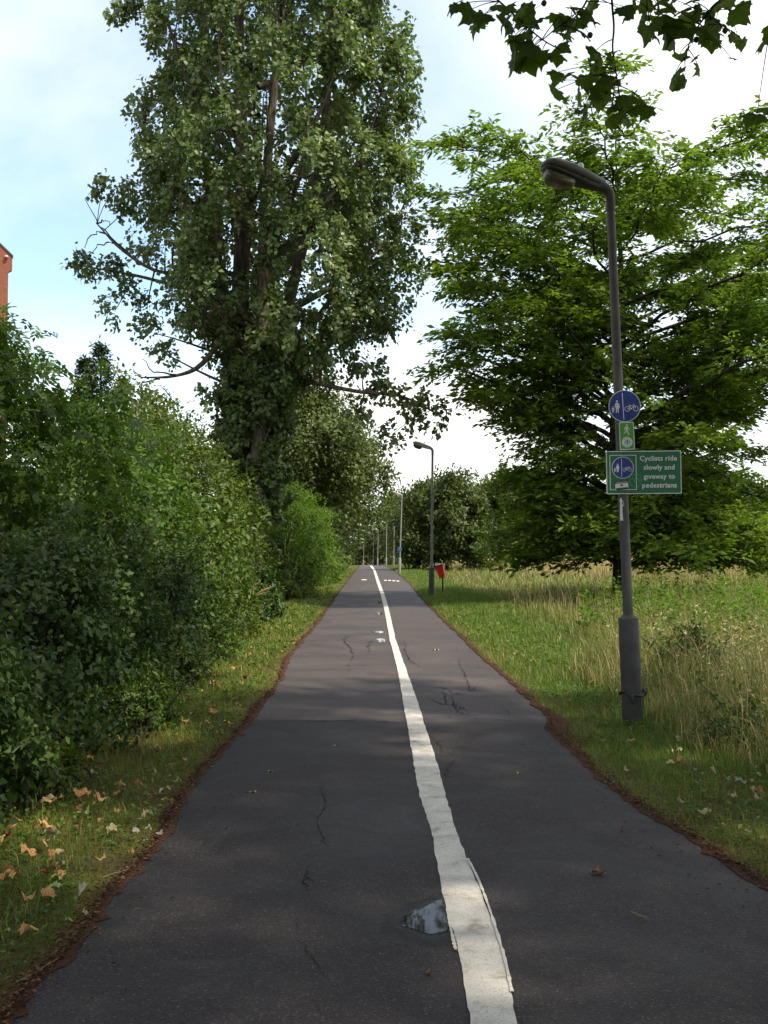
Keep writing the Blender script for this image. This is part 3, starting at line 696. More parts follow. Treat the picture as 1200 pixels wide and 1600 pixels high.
# ---- the broad layered tree on the right
def layered_tree():
    Y = 31.0; k = Y / FPX; X0 = (968 - 600) * k
    root = empty('layered_tree', (X0, Y, 0)); props(root, 'broad tree with layered feathery foliage behind the signposted lamp', 'tree')
    zt = EYE + (HORIZON - 205) * k
    tp = spline([[0, 0, -.3], [0.02, 0, 2.2], [-.1, .1, 5], [.15, 0, 8.0], [.0, .1, zt - 1]], 30); tr = np.linspace(.24, .04, 30)
    py = np.array([205, 222, 250, 310, 400, 430, 500, 575, 605, 640, 700, 760, 830, 890])
    rp = np.array([190, 300, 325, 335, 320, 345, 312, 325, 262, 175, 178, 185, 185, 150])
    zz = (EYE + (HORIZON - py) * k)[::-1]; rr = (rp * k)[::-1]
    wood, P, D, N, rn = [(tp, tr)], [], [], [], []
    def spray(p0, d0, L, lvl):
        """flat foliage spray: twig with paired narrow leaflets"""
        n = max(7, int(L * 29)); t = rng.uniform(0.08, 1, n)
        side = np.cross(d0, [0, 0, 1.0]); side /= max(np.linalg.norm(side), 1e-6)
        s = np.where(rng.random(n) < .5, 1, -1)[:, None]
        sag = np.c_[np.zeros((n, 2)), -0.16 * L * t ** 2]
        p = p0 + d0 * (L * t)[:, None] + sag + rng.normal(size=(n, 3)) * [.08, .08, .075]
        dd = d0 * .75 + side * s * rng.uniform(.4, 1.1, (n, 1)) + rng.normal(size=(n, 3)) * .25 + np.array([0, 0, -.12])
        P.append(p); D.append(dd); N.append(np.array([0, 0, 1.0]) + rng.normal(size=(n, 3)) * .6); rn.append(np.clip(lvl + rng.normal(size=n) * .22, 0, 1))
    nb = 116
    zs = np.interp(np.linspace(0, 1, nb), [0, .35, 1], [1.8, 4.6, zt - .3]) + rng.normal(size=nb) * .12
    for b, z in enumerate(zs):
        az = b * 2.399 + rng.normal() * .3; az -= .22 * math.sin(2 * az)
        Rm = float(np.interp(z, zz, rr)) * rng.uniform(.70, 1.06)
        if math.cos(az) > .1: Rm *= 1.42
        low = z < 5.2
        if low and -0.2 < math.cos(az - math.pi) - .75: Rm *= .9
        rise = rng.uniform(.06, .22) * min(Rm, 4.2) if not low else rng.uniform(-.34, -.12) * min(Rm, 4.2)
        i = int(np.clip((z - max(rise, 0) * .9 + .3) / (zt - 1 + .3) * 29, 2, 28)); st = tp[i]
        dirv = np.array([math.cos(az), math.sin(az), 0]); end = st + dirv * Rm + np.array([0, 0, z - st[2] + (.0 if not low else rise)])
        mid = (st + end) / 2 + np.array([0, 0, abs(rise) * .6 + .25])
        p = bez(st, mid, end, 12) + np.r_[np.zeros((1, 3)), rng.normal(size=(11, 3)) * .06]
        wood.append((p, np.linspace(min(.085, tr[i] * .6), .014, 12)))
        lvl = rng.uniform(.25, .75)
        nsec = max(4, int(Rm * 3.5))
        for j in range(nsec):
            f = rng.uniform(.16 if z < 8.5 else .04, 1.0); q = p[min(11, int(f * 11))]
            s = rng.choice([-1, 1]); an = az + s * rng.uniform(.35, 1.15)
            L2 = rng.uniform(.5, 1.5) * (1.15 - .55 * f) * min(1, Rm / 3)
            d2 = unit(np.array([math.cos(an), math.sin(an), rng.uniform(-.25, .42)]))
            e = q + d2 * L2
            wood.append((bez(q, q + d2 * L2 * .5 + [0, 0, .08], e, 4), np.linspace(.018, .007, 4)))
            for t in rng.uniform(.15, 1, 4):
                pp = q + d2 * L2 * t; a3 = an + rng.choice([-1, 1]) * rng.uniform(.2, 1.1)
                spray(pp, unit(np.array([math.cos(a3), math.sin(a3), rng.uniform(-.35, .5)])), rng.uniform(.35, .85), lvl)
            spray(e, unit(d2 + np.array([0, 0, -.05])), rng.uniform(.4, .8), lvl)
        spray(end, unit(dirv + [0, 0, -.05]), .9, lvl)
    # the bare branch on the left
    def W(px, py_, dy): q = at(px, py_, Y + dy); return np.array([q.x - X0, dy, q.z])
    for s in ([(930, 600), (870, 625), (835, 638), (800, 636), (762, 625)], [(800, 636), (785, 632), (772, 620)], [(815, 638), (800, 645), (790, 660)]):
        wood.append((spline([W(*q, -1.2) for q in s], 12) + rng.normal(size=(12, 3)) * .02, np.linspace(.045, .01, 12)))
    link('trunk', tubes('layered_tree_trunk', wood[:1], 12, ridged=.05), M['dark_bark'], root)
    link('boughs', tubes('layered_tree_boughs', [w_ for w_ in wood[1:] if len(w_[0]) > 4], 6), M['dark_bark'], root); link('twigs', tubes('layered_tree_twigs', [w_ for w_ in wood[1:] if len(w_[0]) <= 4], 3), M['dark_bark'], root)
    P, D, N, rn = map(np.concatenate, (P, D, N, rn))
    ok = P[:, 2] > .35; P, D, N, rn = P[ok], D[ok], N[ok], rn[ok]
    L = rng.uniform(.14, .275, len(P))
    link('crown', leafmesh('layered_tree_crown', P, D, N, L, L * .40, T_LANCE, rn), M['feather'], root)
    print('layered leaves', len(P))
layered_tree()

# ---- hedge shrubs along the left
def compound(k=5):
    V, F = [], []
    for b in range(k):
        t = b // 2 if b < k - 1 else k // 2; sd = (1 if b % 2 else -1) if b < k - 1 else 0
        bx, dx_, dy_ = .25 + .25 * t, .30, .36 * sd
        if sd == 0: bx, dx_, dy_ = .25 + .25 * (k // 2) - .10, .42, 0
        o = len(V); d = np.array([dx_, dy_]); d = d / np.linalg.norm(d) * .44; nrm = np.array([-d[1], d[0]]) * .24
        for q, z in ((np.array([bx, 0]), 0), (np.array([bx, 0]) + d * .45 + nrm, .02), (np.array([bx, 0]) + d, -.05), (np.array([bx, 0]) + d * .45 - nrm, .02)): V.append((q[0], q[1], z - .10 * bx * bx))
        F += [(o, o + 2, o + 1), (o, o + 3, o + 2)]
    return np.array(V), np.array(F)
T_COMP = compound(5)
shrub('elder_bush', 'tallest leafy elder bush at the left picture edge', -5.4, 11.6, 2.35, 2.8, 4.1, 'elder', 240, 58, .215, 1.0, T_COMP, crk=.36, droop=.45, shoots=14)
shrub('hedge_shrub', 'mid green hedge shrub between elder bush and conifer', -4.75, 16.2, 2.15, 3.0, 3.35, 'elder', 230, 170, .095, .55, T_KITE, shoots=34)
shrub('hedge_shrub', 'thorny hedge shrub just left of the poplar trunk', -5.0, 22.6, 2.2, 3.4, 4.3, 'thorn', 230, 170, .10, .6, T_KITE, shoots=44)
shrub('bramble_bush', 'dark bramble bush nearest the camera at the left edge', -3.15, 6.1, .95, 1.5, 1.25, 'bramble', 150, 190, .055, .72, T_KITE, droop=.2, shoots=26, crk=.40)
shrub('bramble_bush', 'dark bramble bush spilling over the left verge below the elder', -3.05, 8.9, .95, 2.4, 1.55, 'bramble', 190, 200, .056, .72, T_KITE, droop=.2, shoots=30, crk=.40)
shrub('bramble_bush', 'bramble thicket bulging below the hedge past the nearest brambles', -3.2, 13.2, 1.05, 2.6, 1.65, 'bramble', 170, 190, .060, .72, T_KITE, droop=.2, shoots=30, crk=.42)
shrub('leafy_undergrowth', 'pale green nettle undergrowth fringing the verge before the poplar', -3.25, 18.6, .95, 3.0, 1.15, 'thorn', 150, 150, .080, .42, T_KITE, droop=.25, shoots=60, crk=.38)
for k_, (x_, y_, r_, h_, lab_) in enumerate([(-2.35, 7.0, .28, .34, 'low weeds spilling onto the verge below the nearest brambles'), (-2.25, 9.6, .34, .42, 'low nettles at the verge edge half way along the brambles'), (-2.4, 12.2, .36, .46, 'ragged weeds at the verge where the hedge bends in'), (-2.55, 15.6, .38, .5, 'weeds fringing the bramble thicket end')]):
    shrub('verge_weed', lab_, x_, y_, r_, r_ * 2.2, h_, ['thorn', 'elder', 'thorn', 'elder'][k_], 44, 40, .06, .4, T_KITE, 'weed', crk=.5, shoots=22)
shrub('holly_bush', 'dark bluish bush around the dry grass stalks below the poplar', -3.2, 24.0, .9, 2.2, 1.05, 'bramble', 120, 130, .09, .6, T_KITE, shoots=12)
shrub('hedge_shrub', 'shadowed shrub behind the elder filling the hedge', -7.8, 15.5, 1.9, 5.0, 3.2, 'thorn', 110, 110, .13, .6, T_KITE, shoots=10)
shrub('hedge_shrub', 'dark shrub behind the poplar trunk left side', -7.2, 32.0, 2.4, 4.5, 4.9, 'darktree', 130, 130, .17, .6, T_KITE, shoots=20)
shrub('light_green_shrub', 'bright green feathery shrub right of the poplar trunk', -3.95, 40.0, 1.75, 3.6, 3.7, 'bright', 190, 160, .13, .38, T_KITE, shoots=30)
shrub('light_green_shrub', 'farther yellow-green shrub leaning over the path verge', -4.0, 50.0, 1.95, 5.0, 3.6, 'bright', 130, 140, .16, .45, T_KITE, shoots=22)
shrub('verge_shrub', 'low dark shrub at the foot of the bright green shrub', -3.0, 34.5, .7, 2.0, 1.0, 'thorn', 70, 90, .10, .5, T_KITE, shoots=12)
shrub('verge_shrub', 'small distant shrub where the path meets the crest', -4.3, 66.0, 1.6, 6.0, 3.0, 'midtree', 90, 120, .18, .5, T_KITE, shoots=16)

# ---- trees behind
generic_tree('hedgerow_tree', 'dense rounded tree behind the poplar overhanging the path', -5.0, 57, 10.2, 4.1, 4.2, 2.0, 'midtree', 210, 230, .23)
generic_tree('hedgerow_tree', 'dark tree next beyond the rounded one at the path bend', -5.6, 76, 9.3, 4.4, 5, 1.0, 'darktree', 150, 190, .28)
generic_tree('hedgerow_tree', 'tree farthest along the left side above the small lamps', -8.8, 108, 10, 5.0, 6, -.3, 'darktree', 110, 160, .36)
generic_tree('field_tree', 'wide dark bushy tree behind the second lamp', 4.7, 79, 6.7, 3.1, 3.4, -.6, 'darktree', 145, 180, .27, shoots=60)
generic_tree('field_tree', 'bushy tree right of the wide dark one with upright shoots', 8.8, 84, 6.6, 3.2, 3.4, -.4, 'midtree', 120, 170, .28, shoots=60)
generic_tree('field_tree', 'dull green tree half hidden by the layered tree skirt', 13.4, 88, 6.0, 3.2, 3.4, -.3, 'darktree', 110, 180, .26, shoots=20)
generic_tree('field_tree', 'paler tree left of the wide dark one behind the third lamp', 5.2, 165, 11.5, 5.0, 5, -.8, 'midtree', 110, 170, .40, shoots=30)
far = [(-24, 236, 15, 'hazy tree at the far left end of the lamp row'), (-15, 250, 16, 'tall tree behind the farthest lamps'), (-6, 262, 14.5, 'tree closing the view straight down the path'),
       (2.5, 240, 15, 'rounded tree at the end of the path right side'), (10, 226, 15.5, 'tree behind the third and fourth lamps'), (19, 235, 14, 'tree just right of the end-of-path group')]
for x, y, h, lab in far:
    generic_tree('distant_tree', lab, x, y, h, h * .46, h * .4, -3.0, 'midtree' if int(x) % 2 else 'darktree', 60, 115, .80, group='trees at the end of the path')
tl = [(17, 150, 9.5), (25, 158, 11), (34, 152, 9.5), (43, 160, 11.5), (52, 150, 10.2), (61, 156, 11), (71, 152, 10), (81, 160, 11)]
words = ['first', 'second', 'third', 'fourth', 'fifth', 'sixth', 'seventh', 'eighth']
for (x, y, h), w in zip(tl, words):
    generic_tree('boundary_tree', f'{w} tree from the left in the dark row across the hay field', x, y, h, h * .72, h * .5, -2.0, 'darktree', 62, 110, .66, group='tree row across the hay field')

# ---- conifer behind the hedge
def conifer():
    Y = 28.0; b = at(158, 537, Y)
    root = empty('conifer_tree', (b.x, Y, 0)); props(root, 'dark pointed conifer rising behind the left hedge', 'tree')
    P, D, N, wood = [], [], [], []
    for (cx, cy, top, w) in ((0, 0, b.z, 1.6), (-.55, .5, b.z - .35, 1.5), (.5, .6, b.z - .9, 1.5)):
        wood.append((np.array([[cx, cy, -.2], [cx, cy, top * .5], [cx, cy, top]]), [.12, .08, .012]))
        for _ in range(210):
            z = top - 4.8 * rng.random() ** 1.1; rad = .10 + w * (top - z) / 4.8 * rng.uniform(.75, 1.12); a = rng.uniform(0, 6.283)
            d = np.array([math.cos(a), math.sin(a), rng.uniform(-.15, .35)]); n = 34
            t = rng.uniform(.2, 1, n)[:, None]; c = np.array([cx, cy, z - .1 * rad])
            P.append(c + d * rad * t + rng.normal(size=(n, 3)) * .05); D.append(d + rng.normal(size=(n, 3)) * .55); N.append(np.array([0, 0, 1.]) + rng.normal(size=(n, 3)) * .6)
    P, D, N = map(np.concatenate, (P, D, N)); L = rng.uniform(.07, .16, len(P))
    link('trunk', tubes('conifer_trunk', wood, 6), M['dark_bark'], root)
    link('crown', leafmesh('conifer_crown', P, D, N, L, L * .35, T_LANCE, rng.random(len(P))), M['conifer'], root)
conifer()

# ------------------------------------------------------------------ brick building at the left edge
def brickmat():
    m, nt, out = newmat('red_brick')
    tc = nd(nt, 'ShaderNodeTexCoord'); mp = nd(nt, 'ShaderNodeMapping'); mp.inputs['Rotation'].default_value = (R(90), 0, 0)
    nt.links.new(tc.outputs['Object'], mp.inputs[0])
    b = nd(nt, 'ShaderNodeTexBrick'); nt.links.new(mp.outputs[0], b.inputs['Vector'])
    b.inputs['Color1'].default_value = (0.20, 0.058, 0.034, 1); b.inputs['Color2'].default_value = (0.25, 0.078, 0.044, 1); b.inputs['Mortar'].default_value = (0.22, 0.12, 0.085, 1)
    b.inputs['Scale'].default_value = 1.0; b.inputs['Brick Width'].default_value = .225; b.inputs['Row Height'].default_value = .075; b.inputs['Mortar Size'].default_value = .008
    principled(nt, out, b.outputs['Color'], .9, .2, bump=b.outputs['Fac'], bstr=-.3); return m
def boxmesh(name, x0, x1, y0, y1, z0, z1, bev=0.0):
    bm = bmesh.new(); bmesh.ops.create_cube(bm, size=1)
    for v in bm.verts: v.co = Vector((x0 + (v.co.x + .5) * (x1 - x0), y0 + (v.co.y + .5) * (y1 - y0), z0 + (v.co.z + .5) * (z1 - z0)))
    if bev: bmesh.ops.bevel(bm, geom=bm.edges[:], offset=bev, segments=2, affect='EDGES')
    me = bpy.data.meshes.new(name); bm.to_mesh(me); bm.free(); return me
def building():
    Y = 70.0
    e = at(12, 500, Y); top = at(19, 401, Y); ap = at(-60, 312, Y); ev = at(19, 422, Y)
    root = empty('brick_building', (e.x, Y, 0), (0, 0, R(24))); props(root, 'red brick building with sloping gable at the left picture edge', 'building')
    wid = 11.0; zt = top.z; za = zt + 5.2; ox = top.x - e.x
    # gable wall: outline with a corbelled kneeler at the eaves
    prof = [(0, 0), (0, ev.z - .12), (ox * .4, ev.z - .06), (ox, ev.z + .02), (ox, zt), (-wid / 2, za), (-wid - ox, zt), (-wid - ox, ev.z), (-wid, ev.z - .12), (-wid, 0)]
    n = len(prof); V = [(x, 0, z) for x, z in prof] + [(x, .45, z) for x, z in prof]
    F = [list(range(n))] + [list(range(2 * n - 1, n - 1, -1))] + [(i, i + n, (i + 1) % n + n, (i + 1) % n) for i in range(n)]
    bm = M['brick'] = brickmat()
    link('wall', pymesh('gable_wall', V, F), bm, root)
    link('wall', boxmesh('side_wall', -.30, -.01, .45, 13, 0, ev.z - .2), bm, root); link('wall', boxmesh('side_wall', -wid + .01, -wid + .3, .45, 13, 0, ev.z - .2), bm, root)
    slate = plain('roof_slate', (.06, .06, .07), .7)
    cop = plain('dark_coping', (.05, .045, .06), .6)
    V = [(ox * .6, .46, zt - .5), (ox * .6, 13, zt - .5), (-wid / 2, 13, za - .25), (-wid / 2, .46, za - .25), (-wid - ox * .6, .46, zt - .5), (-wid - ox * .6, 13, zt - .5)]
    V += [(x, y, z - .18) for x, y, z in V]
    link('roof', pymesh('roof', V, [(0, 1, 2, 3), (3, 2, 5, 4), (6, 9, 8, 7), (9, 10, 11, 8), (0, 6, 7, 1), (4, 5, 11, 10), (0, 3, 9, 6), (3, 4, 10, 9), (1, 7, 8, 2), (2, 8, 11, 5)]), slate, root)
    for s in (1, -1):
        x1 = ox + .05 if s > 0 else -wid - ox - .05
        V = [(x1, -.06, zt - .02), (-wid / 2, -.06, za + .0), (-wid / 2, -.06, za + .13), (x1, -.06, zt + .11)]; V += [(x, .5, z) for x, y, z in V]
        link('coping', pymesh('coping', V, [(0, 1, 2, 3), (7, 6, 5, 4), (3, 2, 6, 7), (0, 4, 5, 1), (0, 3, 7, 4), (1, 5, 6, 2)]), cop, root)
    q = at(10, 402, Y); bmx = bmesh.new(); bmesh.ops.create_icosphere(bmx, subdivisions=2, radius=.09); me = bpy.data.meshes.new('flood_lamp')
    for v in bmx.verts: v.co = Vector((v.co.x * 1.5, v.co.y * 1.6, v.co.z * .8))
    bmx.to_mesh(me); bmx.free(); link('wall_light', me, plain('white_plastic', (.7, .7, .68), .4), root, (q.x - e.x, -.12, q.z))
building()

# ------------------------------------------------------------------ street lamps
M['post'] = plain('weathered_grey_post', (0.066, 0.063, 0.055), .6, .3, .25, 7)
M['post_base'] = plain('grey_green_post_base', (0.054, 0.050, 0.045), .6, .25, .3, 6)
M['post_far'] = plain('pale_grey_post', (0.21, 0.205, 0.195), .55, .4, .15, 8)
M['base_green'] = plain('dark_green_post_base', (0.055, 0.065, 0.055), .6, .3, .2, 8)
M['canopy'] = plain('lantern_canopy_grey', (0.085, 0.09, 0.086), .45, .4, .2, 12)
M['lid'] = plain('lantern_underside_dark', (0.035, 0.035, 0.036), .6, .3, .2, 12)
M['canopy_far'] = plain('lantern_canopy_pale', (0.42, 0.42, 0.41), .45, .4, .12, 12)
M['white_plastic'] = plain('white_plastic', (.75, .75, .73), .35)
def bowlmat():
    m, nt, out = newmat('amber_brown_lantern_bowl')
    f = noise(nt, 14, 4); c = ramp(nt, f, [(0.3, (0.055, 0.042, 0.028)), (0.7, (0.11, 0.086, 0.055))]); p = principled(nt, out, c, .22, .5)
    return m
M['bowl'] = bowlmat()
def lathe(name, prof, sides=24):
    V, F = [], []
    for r, z in prof:
        for i in range(sides): a = 2 * math.pi * i / sides; V.append((r * math.cos(a), r * math.sin(a), z))
    k = len(prof)
    for a in range(k - 1):
        for i in range(sides): j = (i + 1) % sides; F.append((a * sides + i, a * sides + j, (a + 1) * sides + j, (a + 1) * sides + i))
    F.append(tuple(range(sides))[::-1]); F.append(tuple((k - 1) * sides + i for i in range(sides)))
    me = pymesh(name, V, F, True); me.set_sharp_from_angle(angle=R(32))
    return me
def loft(name, secs, sides=20):
    """secs: (x, halfwidth, ztop, zbot, power) sections along -x"""
    V, F = [], []
    for x, hw, zt, zb, pw in secs:
        for i in range(sides):
            a = 2 * math.pi * i / sides; c, s = math.cos(a), math.sin(a)
            yv = math.copysign(abs(c) ** pw, c) * hw; zv = math.copysign(abs(s) ** pw, s)
            V.append((x, yv, (zt + zb) / 2 + zv * (zt - zb) / 2))
    k = len(secs)
    for a in range(k - 1):
        for i in range(sides): j = (i + 1) % sides; F.append((a * sides + i, a * sides + j, (a + 1) * sides + j, (a + 1) * sides + i))
    F.append(tuple(range(sides))[::-1]); F.append(tuple((k - 1) * sides + i for i in range(sides)))
    return pymesh(name, V, F, True)
LAMP = {}
LAMP['base'] = lathe('lamp_base', [(.094, -.15), (.094, .0), (.0925, .30), (.092, .958), (.0905, .963), (.052, .993), (.045, 1.0)])
LAMP['door'] = None
LAMP['pole'] = lathe('lamp_pole', [(.046, .99), (.045, 2.4), (.038, 4.75), (.0375, 4.80)])
def elbow_mesh():
    p = [[0, 0, 4.74], [0, 0, 4.86], [-.018, 0, 4.915], [-.06, 0, 4.95], [-.13, 0, 4.972]]
    return tubes('lamp_elbow', [(spline(p, 14), np.r_[np.full(4, .044), np.linspace(.046, .05, 10)])], 16)
LAMP['elbow'] = elbow_mesh()
can = [(-.03, .034, .055, .0, .8), (-.06, .05, .068, -.008, .8), (-.20, .082, .088, -.004, .75), (-.36, .112, .108, .004, .72), (-.50, .122, .116, .012, .72), (-.60, .112, .106, .018, .75), (-.65, .085, .085, .024, .8), (-.672, .045, .062, .032, .9)]
LAMP['canopy'] = loft('lamp_canopy', can)
LAMP['skirt'] = loft('lamp_skirt', [(-.05, .038, .010, -.045, .8), (-.20, .070, .010, -.055, .75), (-.36, .102, .014, -.045, .7), (-.50, .115, .020, -.03, .7), (-.60, .106, .026, -.016, .75), (-.655, .07, .034, .004, .85)])
LAMP['bowl'] = loft('lamp_bowl', [(-.345, .075, -.02, -.085, .7), (-.375, .090, -.018, -.122, .65), (-.48, .100, -.01, -.128, .65), (-.58, .092, -.006, -.108, .7), (-.635, .06, .004, -.06, .8)])
LAMP['cell'] = lathe('lamp_cell', [(.028, .0), (.030, .02), (.028, .045), (.018, .06), (.004, .064)], 14)
def lamp(label, x, y, lean, near=False, rotz=0.0, hscale=1.0, group='lamps along the path', base='post_far', head=True):
    root = empty('street_lamp', (x, y, float(gz(x, y)))); props(root, label, 'lamp', group)
    root.rotation_euler = (Matrix.Rotation(lean, 3, 'Y') @ Matrix.Rotation(rotz, 3, 'Z')).to_euler()
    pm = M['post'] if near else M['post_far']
    def lk(nm, key, mat, parent, loc=None, rot=None):
        me = LAMP[key]
        o = bpy.data.objects.new(nm, me); COL.objects.link(o); o.parent = parent
        if len(me.materials) == 0: me.materials.append(mat)
        o.material_slots[0].link = 'OBJECT'; o.material_slots[0].material = mat
        if loc: o.location = loc
        if rot: o.rotation_euler = rot
        return o
    lk('base', 'base', M[base], root); lk('pole', 'pole', pm, root)
    if head:
        lk('elbow', 'elbow', pm, root)
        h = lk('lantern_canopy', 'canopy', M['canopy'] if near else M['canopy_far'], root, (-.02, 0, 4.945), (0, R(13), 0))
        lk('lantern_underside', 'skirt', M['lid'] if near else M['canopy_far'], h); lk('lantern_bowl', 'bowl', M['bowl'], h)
        lk('photocell', 'cell', M['white_plastic'], h, (-.30, 0, .098))
    return root
b1 = G(989, 1131)
lamp1 = lamp('nearest grey street lamp carrying the path signs', b1.x, b1.y, R(-2.05), True, R(14), base='post_base')
# strap of dark cable round the lamp base, and paper sticker remains on its pole
bm = []
th = np.linspace(0, 2 * math.pi, 40); wav = .022 * np.sin(th * 2 + .6) - .03 * np.exp(-((th - 4.1) / .35) ** 2)
bm.append((np.stack([np.cos(th) * .104, np.sin(th) * .104, .285 + wav], -1), np.full(40, .009)))
bm.append((np.array([[-.052, -.098, .28], [-.056, -.118, .25], [-.050, -.116, .205]]), [.015, .019, .008])); bm.append((np.array([[.104, -.02, .31], [.125, -.03, .28], [.118, -.03, .25]]), [.018, .02, .012]))
link('cable_strap', tubes('cable_strap', bm, 8), plain('black_rubber', (.022, .022, .023), .6), lamp1)
stick = plain('torn_white_paper', (.62, .60, .58), .8); dark_ink = plain('black_ink', (.03, .03, .035), .7)
def arcpatch(name, a0, a1, z0, z1, r, mat, parent, ragged=0.0):
    n = 6; V = []
    for z, s in ((z0, 0), ((z0 + z1) / 2, 1), (z1, 0)):
        for i in range(n):
            a = a0 + (a1 - a0) * i / (n - 1) + (ragged * rng.normal() if i in (0, n - 1) else 0); V.append((r * math.sin(a), -r * math.cos(a), z + ragged * .04 * rng.normal()))
    return link(name, pymesh(name, V, [(k * n + i, k * n + i + 1, (k + 1) * n + i + 1, (k + 1) * n + i) for k in range(2) for i in range(n - 1)]), mat, parent)
arcpatch('torn_sticker', -1.25, -.75, 1.86, 2.04, .0462, stick, lamp1, .12); arcpatch('torn_sticker', -.85, -.35, 1.99, 2.04, .0465, stick, lamp1, .08)
arcpatch('torn_sticker', -1.2, -.7, 2.035, 2.06, .0464, stick, lamp1, .08); arcpatch('torn_sticker', -.70, -.50, 2.0, 2.03, .0470, dark_ink, lamp1, .03)

g2 = G(674, 932); lamp('second lamp with dark green base beside the red bin', g2.x, g2.y, R(.55), False, R(6), base='base_green')
g3 = G(624, 897); lamp3 = lamp('third lamp up the path carrying a small round blue sign', g3.x, g3.y, R(1.9), False, R(4))
for px, d, ln, lab, gr in ((603.5, 122, .6, 'fourth lamp up the path in front of the pale tree', None), (590, 146, .9, 'fifth lamp up the path with a tiny blue sign', None), (583, 168, 1.2, 'sixth lamp up the path', None)):
    p = at(px, 880, d); lamp(lab, p.x, d, R(ln), False, R(5))
for px, d, lab in ((568, 205, 'seventh lamp up the path near the overhanging tree'), (553.5, 240, 'farthest lamp post showing at the end of the hedge')):
    p = at(px, 880, d); lamp(lab, p.x, d, R(.8), False, R(5))
p = G(615, 887.5)
post = empty('metal_post', (p.x, p.y, float(gz(p.x, p.y)))); props(post, 'thin headless post between third and fourth lamps', 'post'); post.rotation_euler = (0, R(.8), 0)
link('base', lathe('post_base', [(.085, -.1), (.085, .9), (.05, .94)], 14), M['post_far'], post); link('pole', lathe('post_pole', [(.045, .93), (.042, 2.4), (.034, 3.4), (.01, 3.42)], 14), M['post_far'], post)

# ------------------------------------------------------------------ signs
def facemat(name, col, rough=.45): return plain(name, col, rough, .4, .05, 12)
BLUE = facemat('sign_blue', (.008, .024, .165)); WHITE = facemat('sign_white', (.52, .52, .50)); GREEN = facemat('sign_green', (.005, .098, .034)); LIME = facemat('sign_lime_green', (.055, .25, .018))
BACK = plain('grey_aluminium', (.32, .32, .33), .45, .5); INK = plain('sign_black_print', (.03, .03, .03), .6)
LAYER = [0]
def flat(polys, y):
    """polygons [(u,v)...] laid at depth y (towards the viewer is negative), each a hair prouder"""
    V, F = [], []
    for k, p in enumerate(polys):
        o = len(V); V += [(u, y - .00012 * k, v) for u, v in p]; F.append(list(range(o, o + len(p))))
    return V, F
def face(name, polys, y, mat, parent):
    V, F = flat(polys, y); return link(name, pymesh(name, V, F), mat, parent)
def circ(cx, cy, r, n=48): return [(cx + r * math.cos(2 * math.pi * i / n), cy + r * math.sin(2 * math.pi * i / n)) for i in range(n)]
def quadline(a, b, w):
    ax, ay = a; bx, by = b; L = math.hypot(bx - ax, by - ay) or 1; nx, ny = -(by - ay) / L * w / 2, (bx - ax) / L * w / 2
    return [(ax + nx, ay + ny), (ax - nx, ay - ny), (bx - nx, by - ny), (bx + nx, by + ny)]
def ringq(cx, cy, r, w, n=28, a0=0, a1=2 * math.pi):
    out = []
    for i in range(n):
        t0, t1 = a0 + (a1 - a0) * i / n, a0 + (a1 - a0) * (i + 1) / n
        out.append([(cx + (r + w / 2) * math.cos(t0), cy + (r + w / 2) * math.sin(t0)), (cx + (r + w / 2) * math.cos(t1), cy + (r + w / 2) * math.sin(t1)),
                    (cx + (r - w / 2) * math.cos(t1), cy + (r - w / 2) * math.sin(t1)), (cx + (r - w / 2) * math.cos(t0), cy + (r - w / 2) * math.sin(t0))])
    return out
def ringmesh(name, rings, y, mat, parent):
    V, F = [], []
    for quads in rings:
        for q in quads: o = len(V); V += [(u, y, v) for u, v in q]; F.append((o, o + 1, o + 2, o + 3))
    return link(name, pymesh(name, V, F), mat, parent)
def prism(name, outline, y0, y1, mat, parent=None):
    n = len(outline); V = [(u, y0, v) for u, v in outline] + [(u, y1, v) for u, v in outline]
    F = [tuple(range(n)), tuple(range(2 * n - 1, n - 1, -1))] + [(i, i + n, (i + 1) % n + n, (i + 1) % n) for i in range(n)]
    return link(name, pymesh(name, V, F), mat, parent)
def rrect(x0, x1, y0, y1, r, n=5):
    out = []
    for cx, cy, a in ((x1 - r, y1 - r, 0), (x0 + r, y1 - r, 90), (x0 + r, y0 + r, 180), (x1 - r, y0 + r, 270)):
        for i in range(n + 1): t = R(a + 90 * i / n); out.append((cx + r * math.cos(t), cy + r * math.sin(t)))
    return out
def text(name, s, w, cx, cy, y, mat, parent, bold=.012, h=None, rot=0.0):
    cu = bpy.data.curves.new(name, 'FONT'); cu.body = s; cu.size = 1; cu.align_x = 'CENTER'; cu.align_y = 'BOTTOM_BASELINE'; cu.offset = bold; cu.space_character = 1.06; cu.resolution_u = 4
    to = bpy.data.objects.new(name, cu); COL.objects.link(to); bpy.context.view_layer.update()
    me = bpy.data.meshes.new_from_object(to.evaluated_get(bpy.context.evaluated_depsgraph_get())); bpy.data.objects.remove(to)
    co = np.zeros(len(me.vertices) * 3); me.vertices.foreach_get('co', co); co = co.reshape(-1, 3)
    wid = np.ptp(co[:, 0]); sx = w / wid; sz = h or sx
    x = (co[:, 0] - (co[:, 0].max() + co[:, 0].min()) / 2) * sx; z = co[:, 1] * sz; c, s_ = math.cos(rot), math.sin(rot)
    me.vertices.foreach_set('co', np.stack([cx + x * c - z * s_, np.full(len(x), y), cy + x * s_ + z * c], -1).ravel()); me.update()
    me.materials.clear(); return link(name, me, mat, parent)
